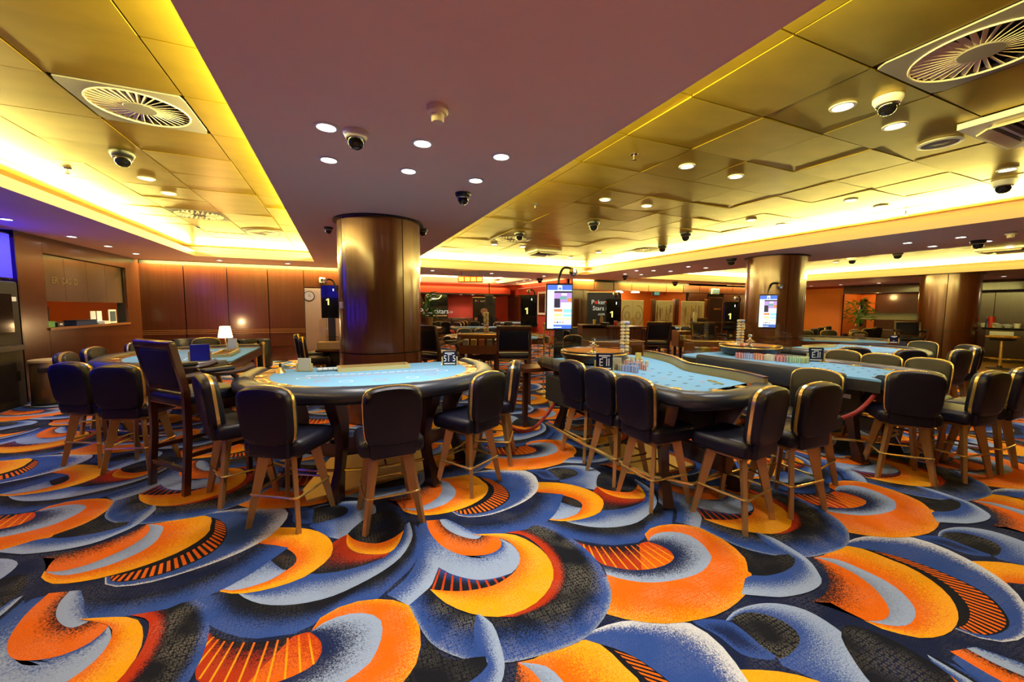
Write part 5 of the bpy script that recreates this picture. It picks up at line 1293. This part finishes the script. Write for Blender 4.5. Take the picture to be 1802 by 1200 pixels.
p = DP(984, 540, 6.5); monitor((p.x, p.y, p.z), -YAW, .44, .76, 'upright lit information screen on a black stand left of centre')
d_ = Vector((-.55, -.80, 0)).normalized(); p = DP(1352, 548, 8.95); monitor((p.x-.02, p.y, p.z), -YAW-.55, .36, .76, 'upright lit information screen on the middle column', False)
p = DP(1374, 549, 8.9); t = thing('wall_switch', 'cream switch plate on the middle column', 'switch', (p.x, p.y, p.z), -YAW-.28); MB().rbox((0, 0, 0), (.11, .08, .10), .004, 1).build('plate', 'cream', t); MB().box((0, -.042, 0), (.06, .004, .06)).build('rocker', 'white', t)
for px, py, lab in ((956, 690, 'left'), (966, 698, 'middle'), (977, 690, 'right')):
    q = P(px, py, 0); post(q.x, q.y, 1.36, lab+' tall slim brass post beside the screen stand', 'tall brass posts', .014)
# pit desk
p = DP(1073, 590, 9.4); t = thing('pit_desk', 'curved mahogany pit desk in the middle of the room', 'desk', (p.x, p.y, 0), -YAW)
prof = [(-.35, 0), (.35, 0), (.35, 1.22), (-.2, 1.22), (-.31, 1.18), (-.35, 1.08)]
M = Matrix(((0, 0, 1, 0), (1, 0, 0, 0), (0, 1, 0, 0), (0, 0, 0, 1)))
MB().prism(prof, -.70, -.17, M).build('left_section', 'wood_flat', t, 25); MB().rbox((-.435, 0, 1.245), (.56, .72, .03), .008, 1).build('desk_top', 'wood_dark', t)
for k in range(11): MB().rbox((-.13+k*.083, -.30, .62), (.078, .05, 1.16 if 0 < k < 10 else 1.12), .012, 1).build('tambour_slat', 'wood', t)
MB().box((.28, .05, .6), (.92, .60, 1.16)).build('right_section', 'wood_dark', t); MB().rbox((.28, 0, 1.215), (.98, .72, .03), .01, 1).build('ledge', 'wood_flat', t)
def bottle(px, dep, z, h, mat, lab, r=.035):
    q = DP(px, 575, dep); t = thing('bottle', lab, 'bottle', (q.x, q.y, z), 0, 'bottles and cups'); MB().lathe([(r, 0), (r, h*.6), (r*.4, h*.78), (r*.4, h)], 12).build('body', mat, t, True); MB().lathe([(r*.45, h), (r*.45, h*1.06), (0, h*1.06)], 10).build('cap', 'black', t)
def cup(px, dep, z, h, mat, lab, r=.04):
    q = DP(px, 575, dep); t = thing('cup', lab, 'cup', (q.x, q.y, z), 0, 'bottles and cups'); MB().lathe([(r*.75, 0), (r, h), (r*.9, h), (r*.68, .01), (0, .01)], 14).build('body', mat, t, True); MB().lathe([(r*1.03, h-.012), (r*1.03, h)], 14).build('rim', 'white', t)
cup(1046, 9.2, 1.261, .12, 'chip_yellow', 'yellow cup at the left of the pit desk'); bottle(1058, 9.3, 1.261, .26, 'wood_light', 'amber bottle on the pit desk'); cup(1083, 9.3, 1.231, .12, 'cup_red', 'red cup on the pit desk'); cup(1088, 9.35, 1.231, .10, 'white', 'white cup beside the red cup on the pit desk')
q = DP(1064, 575, 9.25); t = thing('desk_tray', 'dark bowl with papers on the pit desk', 'bowl', (q.x, q.y, 1.261)); MB().lathe([(.05, 0), (.11, .04), (.10, .045), (.04, .01)], 18).build('bowl', 'black', t, True); MB().box((.02, 0, .05), (.12, .08, .01)).build('paper', 'paper', t)
# banner with lettering
def banner(px0, px1, y0, y1, dep, lab, fn, rz=None):
    a = DP((px0+px1)/2, y0, dep); b_ = DP((px0+px1)/2, y1, dep); w_ = (px1-px0)/700*dep
    t = thing('banner', lab, 'banner', (a.x, a.y, 0), -YAW if rz is None else rz, 'black printed banners'); z1, z0 = a.z, b_.z
    MB().rbox((0, 0, (z0+z1)/2), (w_, .02, z1-z0), .003, 1).build('sheet', 'black_matte', t); MB().box((0, 0, z1+.015), (w_+.03, .04, .03)).build('top_bar', 'brass_plate', t)
    MB().rbox((0, .03, z0/2 if z0 > .1 else .03), (w_*.5, .03, max(z0, .06)), .004, 1).build('support', 'black', t); fn(t, w_, z0, z1); return t
def com(t, w_, z0, z1):
    h = z1-z0
    k_ = w_/56; X_ = lambda px: (px-1062)*k_
    text('lettering', 'P', h*.145, 'poster_text', t, (X_(1043.5), -.013, z1-h*.22), (PI/2, 0, 0), .002); MB().lathe([(0, 0), (h*.036, 0), (h*.036, .004), (0, .004)], 14, mtx=Matrix.Translation((X_(1049.3), -.012, z1-h*.225)) @ Matrix.Rotation(PI/2, 4, 'X')).build('red_spade', 'print_red', t)
    text('lettering', 'ker', h*.145, 'poster_text', t, (X_(1059.2), -.013, z1-h*.22), (PI/2, 0, 0), .002, sx=.9); text('lettering', 'Stars', h*.145, 'poster_text', t, (X_(1053.5), -.013, z1-h*.36), (PI/2, 0, 0), .002, sx=.92); text('lettering', '.com', h*.085, 'poster_text', t, (X_(1058.5), -.013, z1-h*.49), (PI/2, 0, 0), .002)
    MB().box((0, -.012, z0+h*.16), (w_*.96, .004, h*.26)).build('brown_band', 'wood', t); text('lettering', 'Her', h*.13, 'poster_text', t, (-.02, -.016, z0+h*.17), (PI/2, 0, 0), .002)
banner(1034, 1090, 515, 592, 11.2, 'black banner with cream lettering and red spade behind the pit desk', com)
number_display(1080, 526, 580, 26, 10.6, 'black number display in front of the lettered banner')
number_display(931, 519, 575, 29, 13.0, 'black number display beside the red room door')
number_display(1288, 531, 582, 27, 12.2, 'black number display left of the middle column')

# glass partitions and posts of the lounge front
for px, w_, lab in ((1063, 6, 'first'), (1027, 8, 'corner'), (1150, 8, 'second'), (1190, 11, 'third'), (1245, 8, 'fourth')):
    a = PY(px, 528, YW-.25); t = thing('partition_post', lab+' timber post from the left in the frosted glass front', 'post', (a.x, YW-.25, 0), 0, 'timber partition posts')
    ww = w_/700*15.2; MB().box((0, 0, a.z/2), (ww, .12, a.z)).build('shaft', 'wood', t); MB().box((0, 0, a.z+.02), (ww*1.2, .16, .05)).build('cap', 'wood_light', t); MB().box((-ww*.25, -.062, a.z/2), (.02, .01, a.z*.9)).build('groove', 'wood_dark', t)
def gpane(px0, px1, yt, lab, door=False):
    a, b_ = PY(px0, yt, YW-.25), PY(px1, yt, YW-.25); w_ = b_.x-a.x; t = thing('glass_door' if door else 'glass_partition', lab, 'glass', ((a.x+b_.x)/2, YW-.25, 0), 0, 'frosted glass panels')
    if door:
        for s_ in (-1, 1):
            MB().rbox((s_*w_/4, 0, a.z/2+.01), (w_/2-.02, .02, a.z-.02), .004, 1).build('leaf', 'frosted', t)
            MB().tube([(s_*.06, -.05, .85), (s_*.06, -.05, 1.25)], .018, 8).build('pull_handle', 'brass', t, True)
            MB().tube([(s_*w_/4+.28*math.cos(k*PI/12)*s_, -.014, 1.35+.42*math.sin(k*PI/12)) for k in range(-5, 8)], .012, 5).build('etched_arc', 'wood_light', t)
            MB().tube([(s_*w_/4+.12*math.cos(k*PI/12), -.014, 1.35+.16*math.sin(k*PI/12)) for k in range(0, 24)], .010, 5, True).build('etched_ring', 'wood_light', t)
    else:
        MB().rbox((0, 0, a.z/2+.01), (w_-.02, .02, a.z-.02), .004, 1).build('sheet', 'frosted', t)
        for k in range(16):
            x = (random.random()-.5)*w_*.9; h = random.uniform(.2, 1.0); MB().box((x, -.012, a.z-.15-h/2-random.random()*.5), (.02, .006, h)).build('etched_streak', 'grille_dark' if k % 3 else 'wood_light', t)
        for k in range(5): MB().box((.1, -.012, .75+k*.09), (w_*.55, .006, .02)).build('etched_bar', 'grille_dark', t)
gpane(1094, 1133, 528, 'frosted double glass door with brass handles', True); gpane(1154, 1185, 529, 'frosted glass panel with streaks, left one'); gpane(1199, 1240, 530, 'frosted glass panel with streaks, right one')
for px, lab in ((1089, 'left'), (1118, 'right')):
    a = PY(px, 513, 15.2); t = thing('pendant_lamp', lab+' glowing pendant lamp over the lounge', 'lamp', (a.x, 15.2, a.z), 0, 'pendant lamps of the lounge')
    MB().lathe([(.20, -.05), (.19, -.02), (.08, .05), (.04, .08)], 20).build('shade', 'pendant_on', t, True); MB().lathe([(.03, .07), (.03, .14)], 10).build('neck', 'white', t); MB().lathe([(.006, .14), (.006, .5)], 6).build('cord', 'black', t)
def exit_sign(px, py, y, lab, dim=False):
    a = PY(px, py, y); t = thing('exit_sign', lab, 'sign', (a.x, y-.05, a.z), 0, 'exit signs'); MB().rbox((0, 0, 0), (.52, .06, .26), .01, 1).build('case', 'white' if not dim else 'grille_dark', t)
    MB().box((.03, -.032, 0), (.34, .004, .17)).build('green_panel', 'exit_green', t); text('lettering', 'EXIT', .13, 'print_white', t, (.03, -.036, 0), (PI/2, 0, 0), .001)
exit_sign(1257, 513, YW, 'lit exit sign on the timber wall'); exit_sign(1153, 516, 15.6, 'dim exit sign above the frosted panels', True)

# ------------------------------------------------------------------ red room
def thing_wall(*a): pass
a = PX(904, 540, XM); dy0, dy1 = PX(893, 530, XM).y, PX(915, 530, XM).y
t = thing('timber_door', 'brown timber door in the red side wall', 'door', (XM-.03, (dy0+dy1)/2, 0)); hh = PX(904, 523, XM).z
MB().box((0, 0, hh/2), (.05, abs(dy0-dy1), hh)).build('leaf', 'wood_dark', t); MB().box((-.01, 0, hh+.05), (.07, abs(dy0-dy1)+.2, .1)).build('head_frame', 'wood', t)
for s_ in (-1, 1): MB().box((-.01, s_*(abs(dy0-dy1)/2+.05), hh/2), (.07, .1, hh)).build('jamb', 'wood', t)
MB().lathe([(.03, 0), (.03, .06)], 10, mtx=Matrix.Translation((-.03, .3, 1.05)) @ Matrix.Rotation(-PI/2, 4, 'Y')).build('handle', 'brass', t)
f0, f1 = PX(949, 520, XM), PX(962, 550, XM); t = thing('wall_frame', 'pale framed brown board on the red side wall', 'frame', (XM-.03, (f0.y+f1.y)/2, (PX(955, 515, XM).z+PX(955, 552, XM).z)/2)); hh = PX(955, 515, XM).z-PX(955, 552, XM).z; ww = abs(f0.y-f1.y)
MB().box((0, 0, 0), (.03, ww, hh)).build('board', 'wood_dark', t)
for s_ in (-1, 1): MB().box((-.01, s_*ww/2, 0), (.05, .09, hh+.1)).build('side_rail', 'cream', t); MB().box((-.01, 0, s_*hh/2), (.05, ww, .09)).build('cross_rail', 'cream', t)
def bench(x0, x1, y, lab):
    t = thing('bench', lab, 'bench', ((x0+x1)/2, y, 0)); w_ = x1-x0
    MB().rbox((0, -.25, .42), (w_, .55, .14), .03, 2).build('seat', 'red_wall', t, True); MB().rbox((0, .05, .75), (w_, .12, .75), .03, 2).build('backrest', 'wood_dark', t, True); MB().box((0, -.25, .17), (w_, .5, .34)).build('plinth', 'black', t)
    for k in range(1, 6): MB().box((-w_/2+w_*k/6, -.015, .75), (.02, .02, .7)).build('seam', 'black', t)
bench(2.8, 7.9, YR-.2, 'long dark bench along the back of the red room')
z1, z0 = PY(765, 539, 19.8).z, PY(765, 561, 19.8).z; xa, xb = PY(738, 550, 19.8).x, PY(788, 550, 19.8).x
t = thing('banner', 'wide black banner with white lettering at the left of the red room', 'banner', ((xa+xb)/2, 19.75, 0), 0, 'black printed banners')
MB().box((0, 0, (z0+z1)/2), (xb-xa, .03, z1-z0)).build('sheet', 'black_matte', t); MB().box((0, .03, z0/2), ((xb-xa)*.4, .03, z0)).build('support', 'black', t); MB().box((0, 0, z1+.01), (xb-xa+.04, .05, .03)).build('top_bar', 'black', t)
text('lettering', 'P', .36, 'poster_text', t, (-.62, -.02, z0+(z1-z0)*.6), (PI/2, 0, 0), .002); MB().lathe([(0, 0), (.09, 0), (.09, .004), (0, .004)], 12, mtx=Matrix.Translation((-.43, -.018, z0+(z1-z0)*.6)) @ Matrix.Rotation(PI/2, 4, 'X')).build('red_spade', 'print_red', t)
text('lettering', 'kerStars', .36, 'poster_text', t, (.2, -.02, z0+(z1-z0)*.6), (PI/2, 0, 0), .002, sx=.9); text('lettering', '.cz', .18, 'poster_text', t, (.58+.28, -.02, z0+(z1-z0)*.57), (PI/2, 0, 0), .002); MB().box((.1, -.018, z0+(z1-z0)*.26), (1.1, .004, .05)).build('small_print', 'print_white', t)
a = PY(768, 527, 19.9); t = thing('wall_television', 'dark television picture above the lettered banner in the red room', 'television', (a.x, 19.9, a.z)); MB().rbox((0, 0, 0), (1.15, .08, .72), .02, 1).build('housing', 'black', t); MB().box((0, -.043, 0), (1.08, .006, .65)).build('screen', 'black_gloss', t)
MB().tube(spline([(-.5, -.05, -.1), (-.2, -.05, .02), (.1, -.05, .05), (.25, -.05, .22)], 14), .03, 6).build('picture_streak', 'screen_yellow', t); MB().box((0, .06, 0), (.3, .06, .2)).build('bracket', 'black', t)
# roll-up banner with a printed man
def man(t, w_, z0, z1):
    h = z1-z0; hd = z1-h*.40
    text('lettering', 'P', h*.085, 'print_white', t, (-w_*.36, -.013, z1-h*.10), (PI/2, 0, 0), .002); text('lettering', 'kerStars', h*.085, 'print_white', t, (w_*.02, -.013, z1-h*.10), (PI/2, 0, 0), .002, sx=.85)
    MB().lathe([(0, 0), (h*.018, 0), (h*.018, .004), (0, .004)], 12, mtx=Matrix.Translation((-w_*.27, -.012, z1-h*.10)) @ Matrix.Rotation(PI/2, 4, 'X')).build('red_spade', 'print_red', t)
    def disc(nm, cx, cz, rx, rz, mat, k): MB().prism([(rx*math.cos(q*PI/12)+cx, rz*math.sin(q*PI/12)+cz) for q in range(24)], .011+k*.001, .013+k*.001, Matrix.Rotation(PI/2, 4, 'X')).build(nm, mat, t)
    MB().prism([(-w_*.42, z0), (-w_*.40, hd-h*.22), (-w_*.28, hd-h*.13), (-w_*.10, hd-h*.085), (w_*.10, hd-h*.085), (w_*.28, hd-h*.13), (w_*.42, hd-h*.22), (w_*.44, z0)], .011, .013, Matrix.Rotation(PI/2, 4, 'X')).build('printed_shirt', 'navy_fabric', t)
    MB().prism([(-w_*.08, hd-h*.14), (w_*.08, hd-h*.14), (w_*.08, hd-h*.04), (-w_*.08, hd-h*.04)], .012, .014, Matrix.Rotation(PI/2, 4, 'X')).build('printed_neck', 'skin', t)
    disc('printed_hair', 0, hd+h*.025, w_*.165, h*.085, 'hair', 2); disc('printed_face', 0, hd, w_*.15, h*.085, 'skin', 3)
    for s_ in (-1, 1): disc('printed_eye', s_*w_*.06, hd+h*.012, w_*.022, h*.006, 'black', 4); disc('printed_brow', s_*w_*.06, hd+h*.027, w_*.04, h*.004, 'hair', 4)
    disc('printed_nose', 0, hd-h*.012, w_*.02, h*.018, 'wood_light', 4); disc('printed_mouth', 0, hd-h*.042, w_*.05, h*.005, 'print_red', 4)
    disc('printed_hand', -w_*.36, hd-h*.24, w_*.07, h*.04, 'skin', 4)
    for k in range(4): disc('printed_finger', -w_*(.30+.035*k), hd-h*.205, w_*.014, h*.018, 'skin', 5)
    for k in range(3): MB().box((-w_*.08+k*w_*.1, -.014, z0+h*.22), (w_*.05, .003, h*.03)).build('printed_mark', 'print_white', t)
banner(832, 872, 524, 583, 18.4, 'black roll-up banner printed with a man in a dark shirt', man)
a = DP(861, 528, 17.4); t = thing('hanging_speaker', 'black loudspeaker hung before the red wall', 'speaker', (a.x, a.y, a.z), -YAW); MB().rbox((0, 0, 0), (.34, .28, .38), .02, 1).build('cabinet', 'black', t); MB().box((0, -.145, 0), (.28, .01, .32)).build('grille', 'black_matte', t); MB().box((0, 0, .45), (.05, .05, .55)).build('bracket', 'black', t); MB().box((-.02, 0, .20), (.4, .1, .03)).build('shelf', 'grille_dark', t)
a = DP(828, 491.5, 13.2); t = thing('led_clock', 'red and yellow lit number board hung from the ceiling', 'display', (a.x, a.y, a.z), -YAW); MB().rbox((0, 0, 0), (.82, .12, .20), .01, 1).build('housing', 'black', t)
for k in range(4): MB().box((-.30+k*.20, -.062, 0), (.15, .006, .12)).build('digit_panel', 'led_yellow', t)
MB().box((0, -.0605, 0), (.80, .004, .17)).build('red_field', 'led_red', t)
for s_ in (-1, 1): MB().lathe([(.01, .1), (.01, .26)], 6, (s_*.3, 0, 0)).build('rod', 'black', t)
def plant(x, y, z, h, lab, n=60, w_=.35):
    t = thing('potted_plant', lab, 'plant', (x, y, z)); MB().lathe([(.12, 0), (.16, .28), (.14, .28), (.12, .24), (0, .24)], 16).build('pot', 'pot', t, 40)
    st = MB()
    for k in range(5): st.tube(spline([(0, 0, .2), ((random.random()-.5)*.12, (random.random()-.5)*.12, h*.5), ((random.random()-.5)*w_, (random.random()-.5)*w_, h*.95)], 8), .008, 5)
    st.build('stems', 'leaf', t)
    lf = [MB()._add([(0, 0, 0), (.035, .09, .015), (0, .26, -.04), (-.035, .09, .015), (0, .10, -.01)], [(0, 1, 4), (1, 2, 4), (2, 3, 4), (3, 0, 4)]).mesh('leaf', 'leaf') for _ in range(1)][0]
    for k in range(n):
        zz = h*(.35+.65*random.random()); r = w_*.5*math.sqrt(random.random())*(1.1-.5*abs(zz/h-.6)); an = random.random()*2*PI
        o = link('leaf', lf, t, (r*math.cos(an), r*math.sin(an), zz)); o.rotation_euler = (random.uniform(-.9, .7), random.uniform(-.4, .4), an-PI/2+random.uniform(-.5, .5)); q = random.uniform(.7, 1.25); o.scale = (q, q, q)
a = DP(748, 580, 7.6); t = thing('plant_stand', 'tall dark stand holding a plant right of the round column', 'stand', (a.x, a.y, 0)); MB().lathe([(.2, 1.13), (.2, 1.16), (0, 1.16)], 20).build('top', 'wood_dark', t); MB().lathe([(.16, 0), (.15, .03), (.04, .06), (.035, 1.13)], 14).build('pedestal', 'wood_dark', t, 40)
plant(a.x, a.y, 1.162, .72, 'leafy plant on a stand right of the round column', 40, .24)
# stools and tables far back
GK = 'stools in the background'
k = 0
BACKS = [(759, 569, 95, 'far stool at the left of the red room'), (784, 568, 85, 'second far stool at the left of the red room'), (771, 565.5, 270, 'far stool facing us below the lettered red room banner'), (806, 565, 20, 'first of three far stools in a row in the red room'), (812, 565, 20, 'middle of three far stools in a row in the red room'), (818, 565.5, 20, 'last of three far stools in a row in the red room'),
         (836, 563.5, 60, 'far stool before the printed man'), (874, 567, 120, 'far stool right of the clear chip tower'), (894, 569, 95, 'far stool before the brown door'), (817, 581, 268, 'stool with bright rim behind the first chip cabinet, left one'), (848, 581, 262, 'stool with bright rim behind the first chip cabinet, right one'),
         (990, 582, 70, 'stool just right of the lit screen stand'), (1009, 584, 60, 'second stool right of the lit screen stand'), (1013, 575.5, 265, 'far stool left of the pit desk'), (1135, 579.5, 250, 'far stool right of the pit desk'), (1178, 573, 80, 'left far stool before the frosted panels'), (1206, 574, 265, 'middle far stool before the frosted panels'), (1246, 576, 262, 'right far stool before the frosted panels'), (1035, 570, 90, 'far stool behind the pit desk')]
DEP = {806: 15.7, 812: 16.7, 818: 17.7, 817: 11.0, 848: 11.2, 836: 17.2, 1009: 8.5, 990: 10.5, 894: 16.8, 759: 15.9, 784: 16.4}
for px, py, dg, lab in BACKS:
    q = DP(px, py, DEP[px]) if px in DEP else P(px, py, 1.065)
    f = .2; stool(q.x+f*math.cos(math.radians(dg)), q.y+f*math.sin(math.radians(dg)), dg, lab, GK)
for px, py, dg, lab in ((848, 571, -12, 'far card table before the printed man'), (915, 568, 165, 'far card table before the brown red room door'), (745, 574, 190, 'far card table at the left of the red room'), (1216, 577, 175, 'far card table before the frosted panels')):
    q = {848: DP(850, 574, 15.2), 745: DP(722, 580, 12.8)}.get(px) or P(px, py, .95); card_table(q.x, q.y, dg, lab)
for px, py, dep, dg, lab in ((1150, 578, 9.6, 70, 'dark armchair right of the pit desk'), (1250, 582, 9.0, 250, 'dealer armchair facing us left of the middle column'), (1238, 574, 13.5, 250, 'far dealer armchair before the frosted panels')):
    q = DP(px, py, dep); dealer_chair(q.x, q.y, dg, lab, 'dealer armchairs')

# ------------------------------------------------------------------ far right
a = PX(1512, 580, 20.6); t0 = P(1512, 585, .55)
q = DP(1510, 590, 15.2); t = thing('planter_cabinet', 'low dark cabinet carrying the plant by the orange niche', 'cabinet', (q.x, q.y, 0), -.9); MB().rbox((0, 0, .36), (.9, .4, .72), .01, 1).build('body', 'wood_dark', t); MB().rbox((0, 0, .735), (.94, .44, .03), .005, 1).build('top', 'wood', t)
plant(q.x, q.y, .752, 1.25, 'bushy potted plant before the orange niche', 110, .75)
# buffet with sneeze guard
q = DP(1570, 585, 15.5); t = thing('buffet', 'timber buffet counter with curved glass hood near the far column', 'buffet', (q.x, q.y, 0), -1.15)
MB().rbox((0, 0, .42), (2.3, .7, .84), .01, 1).build('counter', 'wood_flat', t); MB().rbox((0, 0, .86), (2.4, .8, .05), .01, 1).build('counter_top', 'wood', t)
for s_ in (-1, 1): MB().tube(spline([(s_*1.1, .25, .88), (s_*1.1, .25, 1.3), (s_*1.1, .12, 1.48), (s_*1.1, -.2, 1.46)], 12), .018, 8).build('hood_post', 'brass', t, True)
n = 10; rg = [[(x, .25*math.cos(k*PI/2/n)-.25, 1.28+.26*math.sin(k*PI/2/n)) for k in range(n+1)] for x in (-1.1, 1.1)]
MB().loft(rg, cap=False, closed=False).build('glass_hood', plain('hood_glass', (.62, .62, .50), .12, metal=.3), t, True); MB().box((0, -.05, 1.52), (2.2, .3, .02)).build('hood_shelf', 'glass', t)
q = DP(1617, 580, 15.8); t = thing('plate_stand', 'dark stand with gold plates beside the far column', 'stand', (q.x, q.y, 0), -1.1); MB().rbox((0, 0, .55), (.7, .5, 1.1), .01, 1).build('body', 'wood', t); MB().box((0, -.26, .95), (.62, .02, .2)).build('opening', 'black', t)
for k in range(3): MB().lathe([(.06, 1.10), (.10, 1.16), (0, 1.16)], 14, (-.22+k*.22, 0, 0)).build('bowl', 'wood_light', t, True)
for k, (px, lab) in enumerate(((1415, 'left'), (1428, 'middle'), (1442, 'right'))):
    q = DP(px, 600, 12.6+k*.95); stool(q.x, q.y, 100, lab+' of three dark stools along the orange wall', 'stools along the orange wall')
for k, (px, lab) in enumerate(((1490, 'left'), (1512, 'middle'), (1528, 'right'))):
    q = DP(px, 600, 12.0+k*.9); stool(q.x, q.y, 80, lab+' of three dark stools before the plant', 'stools before the plant')
# bar
bx = 19.1; by0, by1 = -1.0, 5.7
t = thing('bar_counter', 'long dark timber bar with black top at the right edge', 'bar', (bx, 0, 0))
for k in range(6): MB().rbox((0, by0+(k+.5)*(by1-by0)/6, .53), (.06, (by1-by0)/6-.02, 1.02), .008, 1).build('front_panel', 'wood_dark', t)
MB().rbox((.25, (by0+by1)/2, 1.08), (.75, by1-by0+.1, .06), .015, 2).build('counter_top', 'black_gloss', t); MB().box((.35, (by0+by1)/2, .5), (.6, by1-by0, 1.0)).build('body', 'wood_dark', t)
MB().tube([(-.18, by0, .16), (-.18, by1, .16)], .025, 8).build('foot_rail', 'brass', t, True)
for k in range(4): MB().tube([(-.18, by0+1+k*1.7, .16), (-.02, by0+1+k*1.7, .16)], .015, 6).build('rail_bracket', 'brass', t)
MB().box((-.036, 5.35, .93), (.006, .5, .14)).build('notice_plate', 'paper', t)
items = [(1737, 'bottle_b'), (1729, 'cupw'), (1743, 'red'), (1750, 'cuptan'), (1757, 'bowl'), (1774, 'bowl2'), (1790, 'cupw2')]
for px, kd in items:
    g_ = PX(px, 577, bx+.25); y = g_.y; z = 1.112
    if kd == 'bottle_b': bottle_at = thing('bottle', 'blue bottle on the bar', 'bottle', (bx+.25, y, z), 0, 'things on the bar'); MB().lathe([(.06, 0), (.06, .17), (.03, .24), (.03, .30)], 12).build('body', 'bottle', bottle_at, True); MB().lathe([(.032, .30), (.032, .33), (0, .33)], 10).build('cap', 'white', bottle_at)
    elif kd == 'red': t = thing('cup', 'tall red jug on the bar', 'jug', (bx+.25, y, z), 0, 'things on the bar'); MB().lathe([(.07, 0), (.085, .34), (.075, .34), (.06, .02), (0, .02)], 14).build('body', 'cup_red', t, True); MB().lathe([(.088, .32), (.088, .345)], 14).build('rim', 'cup_red', t)
    elif kd in ('bowl', 'bowl2'): t = thing('bowl', 'left pale bowl on the bar' if kd == 'bowl' else 'right pale bowl on the bar', 'bowl', (bx+.25, y, z), 0, 'things on the bar'); MB().lathe([(.06, 0), (.17, .12), (.16, .12), (.05, .015), (0, .015)], 18).build('body', 'white', t, True); MB().lathe([(.172, .11), (.172, .122)], 18).build('rim', 'chrome', t)
    else: t = thing('cup', {'cupw': 'white cup at the left end of the bar', 'cuptan': 'tan cup beside the red jug', 'cupw2': 'white cup at the right picture edge on the bar'}[kd], 'cup', (bx+.25, y, z), 0, 'things on the bar'); MB().lathe([(.06, 0), (.08, .14), (.07, .14), (.05, .015), (0, .015)], 14).build('body', 'chip_cream' if kd == 'cuptan' else 'white', t, True); MB().lathe([(.083, .128), (.083, .142)], 14).build('rim', 'white', t)
q = P(1758, 651, 0)
t = thing('round_bar_stool', 'brass bar stool with ring seat in front of the bar', 'stool', (q.x, q.y, .03))
MB().lathe([(.26, 0), (.25, .02), (.05, .05), (.045, .09)], 24).build('base', 'black', t, 40); MB().lathe([(.035, .06), (.035, .80)], 14).build('pole', 'brass', t, True); MB().lathe([(.0, .80), (.24, .80), (.26, .84), (.24, .88), (0, .88)], 28).build('seat', 'leather', t, True)
MB().tube([(.30*math.cos(k*PI/16), .30*math.sin(k*PI/16), .90) for k in range(32)], .022, 8, True).build('ring_back', 'brass', t, True); MB().tube([(.2*math.cos(k*PI/12), .2*math.sin(k*PI/12), .28) for k in range(24)], .012, 6, True).build('foot_ring', 'brass', t, True)
for k in range(4): MB().tube([(.03*math.cos(k*PI/2), .03*math.sin(k*PI/2), .28), (.2*math.cos(k*PI/2), .2*math.sin(k*PI/2), .28)], .008, 6).build('foot_spoke', 'brass', t); 
for k in range(6): a = k*PI/3; MB().tube([(.25*math.cos(a), .25*math.sin(a), .85), (.30*math.cos(a), .30*math.sin(a), .90)], .008, 6).build('ring_strut', 'brass', t)
# hatch back lighting of the bar and cash desk
for loc, w_, c_ in (((XL-1.0, wy0+1.5, 2.75), 25, (1, .7, .4)), ((XR+.8, 10.8, 2.3), 30, (1, .6, .2)), ((XR+.6, 3.5, 2.3), 14, (1, .7, .4)), ((bxs[4]+.4, 15.5, 2.7), 30, (1, .85, .6)), (((fx[2]+fx[6])/2, 15.3, 2.2), 26, (1, .75, .4))):
    l = bpy.data.lights.new('room_lamp', 'POINT'); l.energy = w_; l.color = c_; l.shadow_soft_size = .12; o = bpy.data.objects.new('room_lamp', l); COL.objects.link(o); o.location = loc
